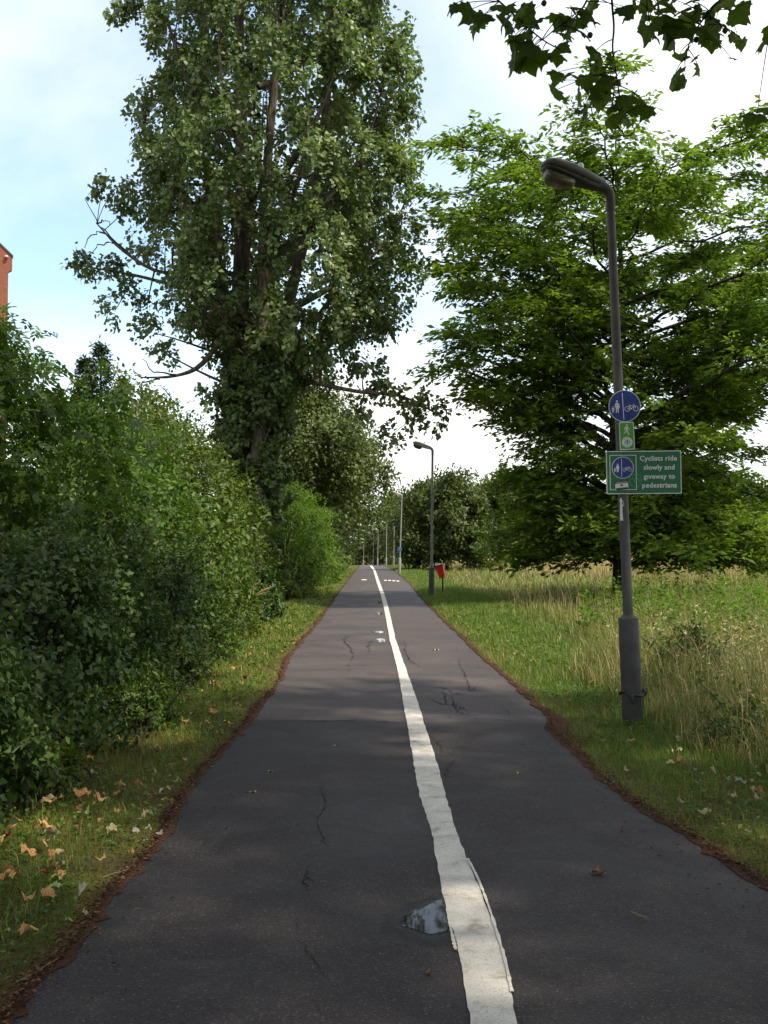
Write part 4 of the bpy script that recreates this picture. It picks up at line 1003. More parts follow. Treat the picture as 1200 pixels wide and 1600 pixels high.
def adult(cx, cy, s):
    P = [(-.10, 0), (-.03, 0), (-.005, .40), (.005, .40), (.03, 0), (.10, 0), (.12, .42), (.13, .52), (.15, .33), (.19, .34), (.18, .62), (.13, .74), (.05, .77), (-.05, .77), (-.13, .74), (-.18, .62), (-.19, .40), (-.15, .39), (-.13, .55), (-.12, .42)]
    return [[(cx + u * s, cy + v * s) for u, v in P], circ(cx, cy + .89 * s, .085 * s, 18)]
def bike(cx, cy, s):
    l, r_ = (cx - .30 * s, cy), (cx + .30 * s, cy); w = .036 * s
    bb, seat, head = (cx - .03 * s, cy - .01 * s), (cx - .12 * s, cy + .24 * s), (cx + .20 * s, cy + .27 * s)
    return [ringq(*l, .175 * s, .04 * s), ringq(*r_, .175 * s, .04 * s)], [quadline(l, bb, w), quadline(l, (cx - .10 * s, cy + .19 * s), w), quadline(bb, seat, w), quadline(bb, (cx + .19 * s, cy + .20 * s), w), quadline((cx - .10 * s, cy + .19 * s), (cx + .18 * s, cy + .22 * s), w),
        quadline(r_, head, w), quadline(head, (cx + .12 * s, cy + .33 * s), w), quadline((cx - .19 * s, cy + .25 * s), (cx - .05 * s, cy + .25 * s), .05 * s), circ(bb[0], bb[1], .05 * s, 14)]
def walkbike_disc(parent, cx, cy, r, y, tilt):
    face('blue_face', [circ(cx, cy, r * .955)], y, BLUE, parent)
    o = face('divider', [quadline((cx - .10 * r - tilt * r, cy + .84 * r), (cx - .10 * r + tilt * r, cy - .86 * r), .045 * r)], y - .0006, WHITE, parent)
    face('adult_symbol', adult(cx - .47 * r, cy - .40 * r, .80 * r), y - .0006, WHITE, parent)
    face('child_symbol', adult(cx - .73 * r, cy - .40 * r, .42 * r), y - .0006, WHITE, parent)
    rg, ln = bike(cx + .42 * r, cy - .18 * r, .88 * r)
    [ringmesh('bicycle_wheel', [q], y - .0006, WHITE, parent) for q in rg]; face('bicycle_frame', ln, y - .0009, WHITE, parent)
YS = b1.y - .065
def signroot(name, px, py, label):
    p = at(px, py, YS); o = empty(name, p, (0, R(-2.0), 0)); props(o, label, 'sign'); return o
mm = YS / FPX     # metres per photo pixel at the signs
s1 = signroot('round_sign', 976, 634.5, 'round blue sign with walkers and bicycle, top of the lamp post signs')
r1 = 25.2 * mm
prism('plate', circ(0, 0, r1), .0, .004, BACK, s1); ringmesh('white_rim', [ringq(0, 0, r1 * .975, r1 * .05, 48)], -.0004, WHITE, s1); walkbike_disc(s1, 0, 0, r1, -.0008, .02)
for dz in (-.06, .06): link('bracket', tubes('bracket', [(np.array([[math.cos(a) * .052, .065 + math.sin(a) * .052, dz] for a in np.linspace(0, 2 * math.pi, 20)]), np.full(20, .008))], 6), BACK, s1)
s2 = signroot('walking_route_sign', 979.5, 681, 'small bright green sign with white walking figure and round emblem')
w2, h2 = 11.7 * mm, 21.8 * mm
prism('plate', rrect(-w2, w2, -h2, h2, .008), 0, .004, BACK, s2); face('white_rim', [rrect(-w2, w2, -h2, h2, .008)], -.0004, WHITE, s2); face('green_face', [rrect(-w2 + .008, w2 - .008, -h2 + .008, h2 - .008, .005)], -.001, LIME, s2)
def walker(cx, cy, s):
    return [circ(cx + .02 * s, cy + .90 * s, .085 * s, 18), [(cx + u * s, cy + v * s) for u, v in [(-.06, .78), (.07, .80), (.14, .70), (.17, .58), (.30, .50), (.27, .44), (.12, .52), (.09, .58), (.08, .42), (.22, .02), (.28, .0), (.26, -.04), (.12, -.03), (.0, .32), (-.10, .17), (-.26, .05), (-.31, .09), (-.18, .22), (-.09, .42), (-.08, .60), (-.15, .55), (-.20, .40), (-.27, .43), (-.20, .62)]]]
face('walking_figure', walker(0, .012, .098), -.0016, WHITE, s2)
face('emblem_disc', [circ(0, -.058, .049)], -.0016, WHITE, s2)
ringmesh('emblem_ring', [ringq(0, -.058, .0215, .0035, 28)], -.0021, GREEN, s2); face('emblem_mark', [quadline((-.028, -.058), (.028, -.058), .004), [(0, -.030), (.008, -.044), (.004, -.044), (.004, -.076), (-.004, -.076), (-.004, -.044), (-.008, -.044)]], -.0024, GREEN, s2)
def arctext(s, r, a0, a1, size, y, cx, cy, mat, parent, flip):
    for i, ch in enumerate(s):
        a = R(a0 + (a1 - a0) * i / (len(s) - 1)); rot = a - math.pi / 2 if not flip else a + math.pi / 2
        text('letter', ch, size * (.35 if ch == 'I' else 1), cx + r * math.cos(a), cy + r * math.sin(a), y, mat, parent, .02, h=.0105, rot=rot)
arctext('CAPITAL', .0365, 155, 25, .0075, -.0021, 0, -.058, GREEN, s2, False); arctext('RING', .0455, 232, 308, .0095, -.0021, 0, -.058, INK, s2, True)
link('bracket', tubes('bracket', [(np.array([[math.cos(a) * .052 - .004, .065 + math.sin(a) * .052, 0] for a in np.linspace(0, 2 * math.pi, 20)]), np.full(20, .008))], 6), BACK, s2)
s3 = signroot('cyclist_notice_sign', 1006, 738, 'wide dark green notice telling cyclists to ride slowly, with small black and white sticker')
s3.rotation_euler = (0, R(-.5), 0)
w3, h3 = 58.8 * mm, 33.8 * mm
prism('plate', rrect(-w3, w3, -h3, h3, .006), 0, .005, BACK, s3); face('white_rim', [rrect(-w3, w3, -h3, h3, .006)], -.0004, WHITE, s3); face('green_face', [rrect(-w3 + .008, w3 - .008, -h3 + .008, h3 - .008, .004)], -.001, GREEN, s3)
def U(px, py): return ((px - 1006) * mm, (738 - py) * mm)
bx0, by1 = U(952.5, 710.5); bx1, by0 = U(994.5, 765.5); t_ = .006
ringmesh('inner_frame', [[[(bx0, by1), (bx1, by1), (bx1, by1 - t_), (bx0, by1 - t_)], [(bx0, by0 + t_), (bx1, by0 + t_), (bx1, by0), (bx0, by0)], [(bx0, by1 - t_), (bx0 + t_, by1 - t_), (bx0 + t_, by0 + t_), (bx0, by0 + t_)], [(bx1 - t_, by1 - t_), (bx1, by1 - t_), (bx1, by0 + t_), (bx1 - t_, by0 + t_)]]], -.0016, WHITE, s3)
cx, cy = U(973, 730.5); rr3 = 17 * mm
ringmesh('disc_rim', [ringq(cx, cy, rr3 * .98, rr3 * .06, 44)], -.0018, WHITE, s3); walkbike_disc(s3, cx, cy, rr3, -.0022, -.0)
for s, wpx, xpx, ypx in (('Cyclists ride', 58, 1029, 719.8), ('slowly and', 48.5, 1030, 733.8), ('g\u0131veway to', 49, 1030, 748.0), ('pedestrians', 54, 1030, 762.0)):
    a, b = U(xpx, ypx); text('lettering', s, wpx * mm, a, b, -.0030, WHITE, s3, .026, h=None)['kind'] = 'stuff'
a, b = U(971, 758)
def rot2(p, c, t): return [(c[0] + (u - c[0]) * math.cos(t) - (v - c[1]) * math.sin(t), c[1] + (u - c[0]) * math.sin(t) + (v - c[1]) * math.cos(t)) for u, v in p]
rc = lambda x0, x1, y0, y1: rot2([(x0, y0), (x1, y0), (x1, y1), (x0, y1)], (a, b), R(5))
face('sticker', [rc(a - .060, a + .060, b - .042, b + .040)], -.0026, WHITE, s3)
face('sticker_print', [rc(a - .060, a + .060, b + .018, b + .040), rc(a - .055, a + .058, b - .042, b - .022), rc(a - .016, a + .012, b - .005, b + .008)], -.0030, INK, s3)
text('sticker_print', 'illllllillli', .10, a + .002, b + .024, -.0034, stick, s3, .0, h=.012, rot=R(5))
PALEGREEN = facemat('graffiti_pale_green', (.10, .30, .16))
scr = []
for pts in ([(984, 744), (983, 752), (988, 760), (995, 762), (1000, 758), (1002, 750), (1000, 745)], [(985, 742), (994, 741), (1001, 742)], [(986, 750), (989, 747), (992, 750), (989, 753)], [(994, 750), (997, 747), (999, 751), (996, 753)], [(990, 750), (993, 753), (996, 748)]):
    q = [U(*p) for p in pts]
    scr += [quadline(q[i], q[i + 1], .0035) for i in range(len(q) - 1)]
face('graffiti_scribble', scr, -.0019, PALEGREEN, s3)
for dx_ in (-.09,):
    for dz in (-.11, .11): link('bracket', tubes('bracket', [(np.array([[(989 - 1006) * mm * .0 + (-.13) + math.cos(a_) * .052, .066 + math.sin(a_) * .052, dz] for a_ in np.linspace(0, 2 * math.pi, 20)]), np.full(20, .008))], 6), BACK, s3)
# small blue sign on the third lamp
Y3 = g3.y - .07; p = at(624.6, 858, Y3); o = empty('round_sign', p, (0, R(1.5), 0)); props(o, 'tiny round blue sign on the third lamp far up the path', 'sign')
prism('plate', circ(0, 0, .12), 0, .004, BACK, o); face('white_rim', [circ(0, 0, .12)], -.002, WHITE, o); face('blue_face', [circ(0, 0, .112)], -.006, facemat('bright_sign_blue', (.02, .09, .42)), o)

# ------------------------------------------------------------------ red bin beside the second lamp
def bin_():
    Y = 37.5; c = at(689, 893, Y)
    root = empty('litter_bin', (c.x, Y, 0)); props(root, 'tilted red bin with dark rim beside the second lamp', 'bin')
    red = plain('red_plastic', (.78, .040, .030), .45, .4, .06); dk = plain('black_plastic', (.02, .02, .022), .5)
    def taper(name, zt, zb, wt, wb, dt, db, mat, parent, loc=(0, 0, 0), rot=(0, 0, 0)):
        V = [(-wb, -db, zb), (wb, -db, zb), (wb, db, zb), (-wb, db, zb), (-wt, -dt, zt), (wt, -dt, zt), (wt, dt, zt), (-wt, dt, zt)]
        bm = bmesh.new(); vs = [bm.verts.new(v) for v in V]
        for f in ((3, 2, 1, 0), (4, 5, 6, 7), (0, 1, 5, 4), (1, 2, 6, 5), (2, 3, 7, 6), (3, 0, 4, 7)): bm.faces.new([vs[i] for i in f])
        bmesh.ops.bevel(bm, geom=bm.edges[:], offset=.012, segments=2, affect='EDGES'); me = bpy.data.meshes.new(name); bm.to_mesh(me); bm.free()
        return link(name, me, mat, parent, loc, rot)
    rot = (R(6), R(-14), R(-18))
    taper('body', .21, -.22, .145, .095, .12, .08, red, root, (0, 0, c.z), rot)
    taper('rim', .245, .20, .152, .150, .128, .126, dk, root, (0, 0, c.z), rot)
    link('post', tubes('bin_post', [(np.array([[.06, .12, -.1], [.07, .13, .4], [.06, .12, c.z + .15]]), [.03, .03, .03])], 8), dk, root)
bin_()

# ------------------------------------------------------------------ overhanging plane tree
PL = [(0, -.02), (.12, -.05), (.32, -.13), (.55, -.08), (.50, .04), (.62, .14), (.84, .22), (.74, .33), (.80, .46), (.60, .48), (.50, .54), (.42, .74), (.26, .76), (.14, .95), (0, 1.12)]
PLANE_OUT = PL + [(-x, y) for x, y in PL[::-1][1:-1]]
def plane_leaf_mesh(name, curl, seed):
    r = np.random.default_rng(seed); V = [(0, .28, .02)] ; n = len(PLANE_OUT)
    for x, y in PLANE_OUT:
        x *= 1 + .06 * r.normal(); y *= 1 + .05 * r.normal(); d = x * x + (y - .3) ** 2
        V.append((x, y, -curl * d + curl * .35 * abs(x) + .03 * r.normal()))
    for x, y in PLANE_OUT:
        V.append((x * .5, .28 + (y - .28) * .5, -curl * .16 * (x * x + (y - .3) ** 2) + .02 * r.normal() + .03 * (abs(x) > .1)))
    F = [(0, 1 + n + i, 1 + n + (i + 1) % n) for i in range(n)] + [(1 + n + i, 1 + i, 1 + (i + 1) % n, 1 + n + (i + 1) % n) for i in range(n)]
    o = len(V); V += [(-.012, -.02, 0), (.012, -.02, 0), (.010, -.5, -.03 - .2 * curl), (-.010, -.5, -.03 - .2 * curl)]; F.append((o, o + 1, o + 2, o + 3))
    return [tuple(.5 * c for c in v) for v in V], F
def plane_tree():
    root = empty('plane_tree', (5.2, -3.0, 0)); props(root, 'plane tree overhead whose lobed leaves hang into the top right corner', 'tree')
    off = np.array([5.2, -3.0, 0])
    tp = spline([[0, 0, -.3], [.05, 0, 3], [-.2, .3, 6], [-.5, .8, 10], [-.6, 1.0, 14]], 20); tr = np.linspace(.42, .10, 20)
    polys = [(tp, tr)]; skel, sr = [tp[6:]], [tr[6:]]
    for e in ([-4, 6, 8.6], [-1.5, 9.5, 9.8], [1.0, 9, 9], [-6.5, 4, 9], [3, 6, 8], [-7, -1, 9], [4, -3, 9], [-3, -5, 9], [-2, 5, 12], [0, 3, 14]):
        s = tp[8]; p = bez(s, [(s[0] + e[0]) / 2, (s[1] + e[1]) / 2, max(e[2], 8) + .5], np.array(e, float), 12); polys.append((p, np.linspace(.17, .03, 12))); skel.append(p); sr.append(np.linspace(.17, .03, 12))
    skel, sr = np.concatenate(skel), np.concatenate(sr)
    n = 620; C = np.stack([rng.uniform(-12.5, 5, n), rng.uniform(-6, 13.5, n), rng.uniform(4.8, 14, n)], -1)
    w = C + off
    rad_ok = ((C[:, 0] + 2.6) / 8.5) ** 2 + ((C[:, 1] - 3.5) / 9.5) ** 2 + ((C[:, 2] - 9.5) / 5.5) ** 2 < 1
    C = C[rad_ok & (w[:, 2] > EYE + .545 * np.clip(w[:, 1], 0, None) + 1.5 + .12 * np.abs(w[:, 0]))]
    polys += hook(C, skel, sr, .05)
    link('trunk', tubes('plane_trunk', polys, 8), M['grey_bark'], root)
    P, D, N, rnd = clump_leaves(C, rng.uniform(.6, 1.0, len(C)), 125, tuft=.26, twigs=8, droop=.5)
    ww = P + off; ok = ww[:, 2] > EYE + .53 * np.clip(ww[:, 1], 0, None) + .35
    P, D, N, rnd = P[ok], D[ok], N[ok], rnd[ok]
    L = rng.uniform(.20, .30, len(P)); link('crown', leafmesh('plane_crown', P, D, N, L, L * 1.0, T_KITE, rnd), M['plane'], root)
    # hanging sprigs in view
    leaves = []
    for s in range(5):
        V, F = plane_leaf_mesh('plane_leaf', .25 + .22 * s / 4, 50 + s); me = pymesh('plane_leaf', V, F)
        a = me.attributes.new('rnd', 'FLOAT', 'FACE'); a.data.foreach_set('value', np.full(len(F), .2 + .2 * s, np.float32)); me.materials.append(M['plane']); leaves.append(me)
    ball = bmesh.new(); bmesh.ops.create_icosphere(ball, subdivisions=2, radius=.017)
    for v in ball.verts: v.co *= 1 + .12 * random.uniform(-1, 1)
    bme = bpy.data.meshes.new('seed_ball'); ball.to_mesh(bme); ball.free(); bme.materials.append(plain('seed_ball_brown_green', (.05, .055, .025), .9))
    def W(px, py, y): q = at(px, py, y); return np.array([q.x, q.y, q.z]) - off
    sprigs = [  # twig in photo pixels with its distance, then leaf sites (px, py, size px)
        (6.0, [(600, -230), (720, -60), (800, 20), (845, 60), (880, 80)], [(712, 5, 30), (738, 14, 38), (757, 22, 34), (775, 8, 36), (792, 30, 40), (805, 55, 30), (812, 18, 44), (800, 88, 48), (822, 82, 56), (806, 60, 26), (835, 70, 40), (848, 28, 36), (868, 84, 34), (828, 40, 40)], [(850, 5)]),
        (6.1, [(930, -230), (925, -40), (905, 20), (875, 40), (848, 62)], [(895, 12, 46), (910, 30, 46), (885, 36, 32), (930, 34, 24), (905, 50, 36), (925, 5, 40), (974, 10, 36), (870, 22, 30)], [(922, 55)]),
        (5.9, [(950, -230), (955, -20), (959, 40), (957, 75), (962, 110), (968, 150), (972, 180)], [(935, 85, 34), (957, 88, 26), (925, 105, 36), (915, 118, 34), (878, 125, 38), (932, 130, 42), (945, 112, 40), (905, 140, 40), (940, 150, 36), (955, 128, 28), (912, 168, 32), (962, 178, 40), (985, 150, 44), (975, 172, 38), (956, 165, 34), (950, 140, 26), (987, 165, 36)], [(936, 166)]),
        (6.0, [(1020, -230), (1015, -60), (1010, -10), (1014, 30)], [(1010, 22, 44), (1012, 40, 40), (1022, 8, 40), (1000, 5, 34), (1018, 52, 34)], []),
        (6.0, [(1240, -220), (1160, -40), (1120, 5), (1095, 35), (1080, 60), (1070, 90)], [(1075, 20, 40), (1060, 38, 50), (1050, 55, 44), (1100, 42, 52), (1110, 62, 38), (1062, 85, 26), (1083, 93, 24), (1055, 115, 44), (1095, 12, 36), (1125, 5, 40), (1150, 12, 42), (1140, -8, 40), (1142, 52, 26), (1160, 62, 26), (1120, 30, 30), (1040, 10, 32), (1105, 20, 34)], [(1088, 62), (1133, 48)]),
        (5.9, [(1330, -150), (1260, 20), (1215, 40), (1202, 50)], [(1202, 38, 40), (1200, 168, 44), (1215, 60, 40), (1225, 150, 44), (1214, 185, 40)], [])]
    tot = 0
    for y, tw, lv, balls in sprigs:
        pts = spline([W(px, py, y + .25 * (py < -50)) for px, py in tw], 22); wood = [(pts, np.linspace(.008, .003, 22))]
        lf = []
        for px, py, s in lv + [(a_ + rng.normal() * 13, b_ + rng.normal() * 11, c_ * rng.uniform(.7, 1.05)) for a_, b_, c_ in lv]:
            dy = rng.uniform(-.18, .18); c = W(px, py, y + dy); i = np.linalg.norm((pts - c) * [1, .5, 1], axis=1).argmin(); q = pts[i]
            wood.append((bez(q, (q + c) / 2 + [0, 0, .02], c, 5), np.linspace(.0035, .0018, 5))); lf.append((c, s * (y + dy) / FPX, c - q))
        for px, py in balls:
            c = W(px, py, y); i = np.linalg.norm(pts - c, axis=1).argmin(); wood.append((bez(pts[i], (pts[i] + c) / 2 + [0, 0, .03], c, 6), np.full(6, .0016)))
        br = link('branch', tubes('plane_branch', wood, 5), M['dark_bark'], root)
        for c, s, d in lf:
            o = link('leaf', random.choice(leaves), None, br); o.location = c; sc = s * 1.5; o.scale = (sc, sc, sc)
            dn = unit(d * [1, 1, 1] + np.array([rng.normal() * .25, rng.normal() * .5, -.16 - .10 * rng.random()]) * (1 + np.linalg.norm(d) * 2))
            yv = Vector(dn); zv = Vector((rng.normal() * .5, -.75 + rng.normal() * .45, .55 + rng.normal() * .3)); xv = yv.cross(zv).normalized(); zv = xv.cross(yv)
            o.rotation_euler = Matrix((xv, yv, zv)).transposed().to_euler()
        for px, py in balls: o = link('seed_ball', bme, None, br); o.location = W(px, py, y)
plane_tree()

# ------------------------------------------------------------------ grass
def blades(P, hgt, wid, lean, rnd, age, tall):
    n = len(P); a = rng.uniform(0, 2 * math.pi, n); fa = np.stack([np.cos(a), np.sin(a), np.zeros(n)], -1); sa = np.stack([-np.sin(a), np.cos(a), np.zeros(n)], -1)
    up = np.array([0, 0, 1.0]); h = hgt[:, None]; w = wid[:, None] / 2; l = lean[:, None]
    if tall:
        V = np.stack([P - sa * w, P + sa * w, P + up * h * .55 + fa * l * h * .25 - sa * w * .8, P + up * h * .55 + fa * l * h * .25 + sa * w * .8, P + up * h * (1 - .25 * l) + fa * l * h * .9], 1)
        T = np.array([[0, 1, 3], [0, 3, 2], [2, 3, 4]])
    else:
        V = np.stack([P - sa * w, P + sa * w, P + up * h + fa * l * h], 1); T = np.array([[0, 1, 2]])
    F = (T[None] + (np.arange(n) * V.shape[1])[:, None, None]).reshape(-1, 3)
    return V.reshape(-1, 3), F, np.repeat(rnd, len(T)), np.repeat(age, len(T))
def join(name, parts, mat, parent=None):
    Vs, Fs, Rs, As, o = [], [], [], [], 0
    for V, F, r_, a_ in parts: Vs.append(V); Fs.append(F + o); Rs.append(r_); As.append(a_); o += len(V)
    return link(name, npmesh(name, np.concatenate(Vs), np.concatenate(Fs), rnd=np.concatenate(Rs), age=np.concatenate(As)), mat, parent)
def sampley(n, y0, y1, p=-1.2):
    u_ = rng.random(n); q = p + 1
    return (y0 ** q + u_ * (y1 ** q - y0 ** q)) ** (1 / q)
def pat(x, y, s=1.0):    # smooth patchiness of the turf
    return (np.sin(x * 2.1 * s + 1.3 * np.sin(y * .9 * s)) + np.sin(y * 1.7 * s + 2 * np.sin(x * 1.1 * s + 1)) + .7 * np.sin((x + y) * 4.3 * s)) / 2.7
# left verge
n = 105000; y = sampley(n, 3.0, 92); e = lx(y); d = rng.random(n) ** .9 * (np.interp(y, [3, 8, 20, 40, 92], [2.4, 1.35, 1.4, 1.1, 1.2])); x = e - .035 - d
edge_f = np.clip(d / .45, 0, 1); keep = rng.random(n) < (.40 + .60 * edge_f) * np.where(pat(x, y) > -.35, 1, .45); x, y, d = x[keep], y[keep], d[keep]
far_ = np.clip(y / 8, .8, 8); hg = (.022 + .035 * rng.random(len(x)) + .05 * np.clip((d - .7) / .6, 0, 1) * rng.random(len(x))) * np.clip(.8 + y / 40, 1, 1.6)
ag = np.clip(.6 * (pat(x, y, .6) > .0) * rng.random(len(x)) + .6 * (rng.random(len(x)) < .25) - .3 * (y < 6), 0, 1)
L_ = blades(np.stack([x, y, gz(x, y) - .012], -1), hg, .0035 * far_ * rng.uniform(.7, 1.3, len(x)), rng.uniform(.1, 1.1, len(x)), rng.random(len(x)), ag, False)
props(join('verge_grass', [L_], M['grass']), 'short patchy grass on the left verge beside the hedge', 'grass', kind='stuff')
# right verge: mown strip, then longer meadow grass
def tall_edge(y): return np.interp(y, [3, 6, 8, 9.5, 12, 16, 22, 30, 40, 60, 90], [3.6, 3.1, 2.85, 2.65, 2.5, 2.9, 3.2, 2.9, 2.6, 2.4, 2.2]) + .15 * np.sin(y * 1.3)
n = 150000; y = sampley(n, 3.6, 100); e = rx(y); wv = np.clip(tall_edge(y) - e + .5, .3, None); d = rng.random(n) * wv; x = e + .04 + d
keep = rng.random(n) < (.40 + .60 * np.clip(d / .35, 0, 1)) * np.where(pat(x, y) > -.5, 1, .55); x, y, d = x[keep], y[keep], d[keep]
far_ = np.clip(y / 8, .8, 8); hg = (.025 + .04 * rng.random(len(x)) + .05 * np.clip(d / 1.2, 0, 1) * rng.random(len(x))) * np.clip(.8 + y / 30, 1, 2.0)
ag = np.clip(.5 * (pat(x, y, .7) > .3) * rng.random(len(x)) * np.clip(1.2 - d, 0, 1) + .5 * (rng.random(len(x)) < .10), 0, 1)
R_ = blades(np.stack([x, y, gz(x, y) - .012], -1), hg, .0035 * far_ * rng.uniform(.7, 1.3, len(x)), rng.uniform(.1, 1.0, len(x)), rng.random(len(x)), ag, False)
props(join('verge_grass', [R_], M['grass']), 'short green grass strip between the path and the meadow', 'grass', kind='stuff')
# meadow
n = 82000; y = sampley(n, 4.5, 92, -1.15); te = tall_edge(y); d = rng.random(n) ** 1.3 * (3.2 + y * .45); x = te + d - .25 * rng.random(n)
cl = pat(x * 1.7, y * 1.7); x = x + .10 * cl; far_ = np.clip(y / 9, .8, 6)
hk = np.clip(.30 + d / .8, .3, 1) * np.interp(y, [4, 12, 22, 34, 60], [.78, .92, 1.0, .50, .42]) * (1 + .22 * cl)
lowz = (x < te + 2.3) & (y > 15)
hk = np.where(lowz, hk * .45, hk); hg = hk * rng.uniform(.30, 1.08, n)
dry = np.clip(np.interp(y, [5, 9, 13, 17, 30, 50, 92], [.24, .42, .38, .08, .06, .16, .30]) + .20 * pat(x, y, .5), .03, .9); dry = np.where(lowz, dry * .25, dry)
ag = np.where(rng.random(n) < dry, rng.uniform(.5, 1, n), rng.uniform(0, .25, n))
Mw = blades(np.stack([x, y, gz(x, y) - .012], -1), hg, .0056 * far_ * rng.uniform(.6, 1.4, n), rng.uniform(.05, 1.5, n) ** 1.2, np.clip(rng.random(n) * .7 + .3 * (cl + 1) / 2, 0, 1), ag, True)
m = 9000; y2 = sampley(m, 5, 30, -1.2); x2 = tall_edge(y2) + .4 + rng.random(m) ** 1.2 * (3 + y2 * .4); hz = np.interp(y2, [5, 12, 30], [.75, .8, .7]) * rng.uniform(.55, 1.2, m)
st = blades(np.stack([x2, y2, np.full(m, -.012)], -1), hz, .003 * np.clip(y2 / 9, .8, 4), rng.uniform(.05, .45, m), rng.random(m), np.full(m, .95), True)
props(join('meadow_grass', [Mw, st], M['meadow']), 'tall mixed green and dry meadow grass right of the lamp', 'grass', kind='stuff')
tip = st[0].reshape(-1, 5, 3)[:, 4]; nr_ = y2 < 14; tip = tip[nr_]; tn = np.repeat(tip, 2, 0) + rng.normal(size=(len(tip) * 2, 3)) * [.012, .012, .05]
sc_ = np.repeat(np.clip(y2[nr_] / 9, .8, 1.4), 2); M['seed'] = leafmat('straw_seed_head', [(0, (.22, .15, .07)), (.6, (.40, .30, .15)), (1, (.55, .46, .28))], transl=.2, rough=.7, spec=.2, tcol=(1, 1, .8))
sm = leafmesh('seed_heads', tn, np.array([0, 0, -.3]) + .8 * rdir(len(tn)), rdir(len(tn)), .045 * sc_, .012 * sc_, T_LANCE, rng.random(len(tn)))
props(link('meadow_seed_heads', sm, M['seed']), 'pale dry seed heads over the meadow grass', 'seed heads', kind='stuff')
# broad-leaved weeds growing through the meadow
m = 3000; y2 = sampley(m, 6, 30, -.9); x2 = tall_edge(y2) + .5 + rng.random(m) * (2.5 + y2 * .42); ok = (rng.random(m) < np.interp(y2, [6, 10, 14, 30], [.25, .3, 1, 1])) & ~((x2 < tall_edge(y2) + 2.0) & (y2 > 20)) & (pat(x2, y2, .8) > -.35)
x2, y2 = x2[ok], y2[ok]; m = len(x2); hz = np.interp(y2, [6, 12, 18, 30], [.5, .75, 1.02, .9]) * rng.uniform(.6, 1.15, m); k = 16
t = np.tile(np.linspace(.15, 1, k), m); ln = np.repeat(rng.normal(size=(m, 2)) * .12, k, 0); B = np.repeat(np.stack([x2, y2, np.zeros(m)], -1), k, 0); hh = np.repeat(hz, k)
P = B + np.c_[ln * (t ** 2)[:, None], hh * t] + rng.normal(size=(m * k, 3)) * .02; an = rng.uniform(0, 6.283, m * k)
L = rng.uniform(.07, .15, m * k) * (1.25 - .8 * t) * np.repeat(np.clip(y2 / 12, .8, 1.5), k)
wd_ = leafmesh('meadow_weeds', P, np.stack([np.cos(an), np.sin(an), rng.uniform(-.2, .9, m * k)], -1), np.array([0, 0, 1.]) + .4 * rng.normal(size=(m * k, 3)), L, L * .42, T_KITE, np.clip(.5 * np.repeat(rng.random(m), k) + .5 * rng.random(m * k), 0, 1))
props(link('meadow_weeds', wd_, M['bright']), 'leafy green weeds growing through the meadow grass', 'weeds', kind='stuff')
for k, (px, py, hh, rr_, mt, lab) in enumerate([(1085, 1010, .7, .32, 'bramble', 'dark leafy weed clump standing in the dry meadow grass'), (1185, 1165, .22, .4, 'bramble', 'low dark green weed clump at the right picture edge')]):
    g = G(px, py + 70 * (k == 0)); shrub('meadow_weed', lab, g.x, g.y, rr_, rr_ * 1.2, hh, mt, 46, 54, .06, .42, T_KITE, 'weed', crk=.5, shoots=10)
# hay in the field
n = 85000; y = sampley(n, 46, 190, -.9); xb = np.interp(y, [46, 54, 70, 90, 130, 190], [13, 10.5, 8.4, 7.2, 7.2, 10]); x = xb + rng.random(n) ** 1.25 * (8 + y * .55) + rng.normal(size=n) * .3
hg = rng.uniform(.35, .75, n); ag = np.where(rng.random(n) < np.interp(y, [46, 60], [.5, .93]), rng.uniform(.75, 1, n), rng.uniform(0, .4, n))
H_ = blades(np.stack([x, y, gz(x, y) - .012], -1), hg, .0088 * y / 9 * rng.uniform(.6, 1.4, n), rng.uniform(.05, .5, n), rng.random(n), ag, False)
props(join('hay_grass', [H_], M['meadow']), 'dry straw coloured hay standing across the field', 'hay', kind='stuff')
# clover and plantain leaves through both verges
n = 17000; y = sampley(n, 3.4, 34, -1.4); sd_ = np.where(rng.random(n) < .5, -1, 1); x = np.where(sd_ < 0, lx(y) - .12 - 1.2 * rng.random(n), rx(y) + .15 + 1.5 * rng.random(n)); kp = pat(x * 1.4, y * 1.4) > -.1; x, y = x[kp], y[kp]; n = len(x)
a = rng.uniform(0, 6.283, n); L = rng.uniform(.016, .055, n) * np.clip(y / 9, .9, 2.5)
vm = leafmesh('verge_weeds', np.stack([x, y, rng.uniform(.01, .04, n)], -1), np.stack([np.cos(a), np.sin(a), rng.uniform(-.1, .7, n)], -1), np.array([0, 0, 1.]) + .35 * rng.normal(size=(n, 3)), L, L * .55, T_KITE, rng.random(n))
props(link('verge_weeds', vm, M['elder']), 'small clover and plantain leaves through the verges', 'weeds', kind='stuff')
n = 9000; y = sampley(n, 3.4, 40, -1.3); sd_ = np.where(rng.random(n) < .5, -1, 1); g_ = np.round(rng.random(n) * 260); cx_ = np.array([math.sin(q * 12.9) * .5 + .5 for q in g_]); x = np.where(sd_ < 0, lx(y) - .3 - 1.3 * cx_, rx(y) + .3 + 1.4 * cx_) + .03 * rng.normal(size=n)
tf = blades(np.stack([x, y, np.full(n, -.012)], -1), rng.uniform(.06, .17, n), .005 * np.clip(y / 8, .8, 4), rng.uniform(.2, 1.3, n), rng.random(n), np.where(rng.random(n) < .25, .8, .05), True)
props(join('grass_tufts', [tf], M['grass']), 'longer loose grass blades in the verges', 'grass', kind='stuff')
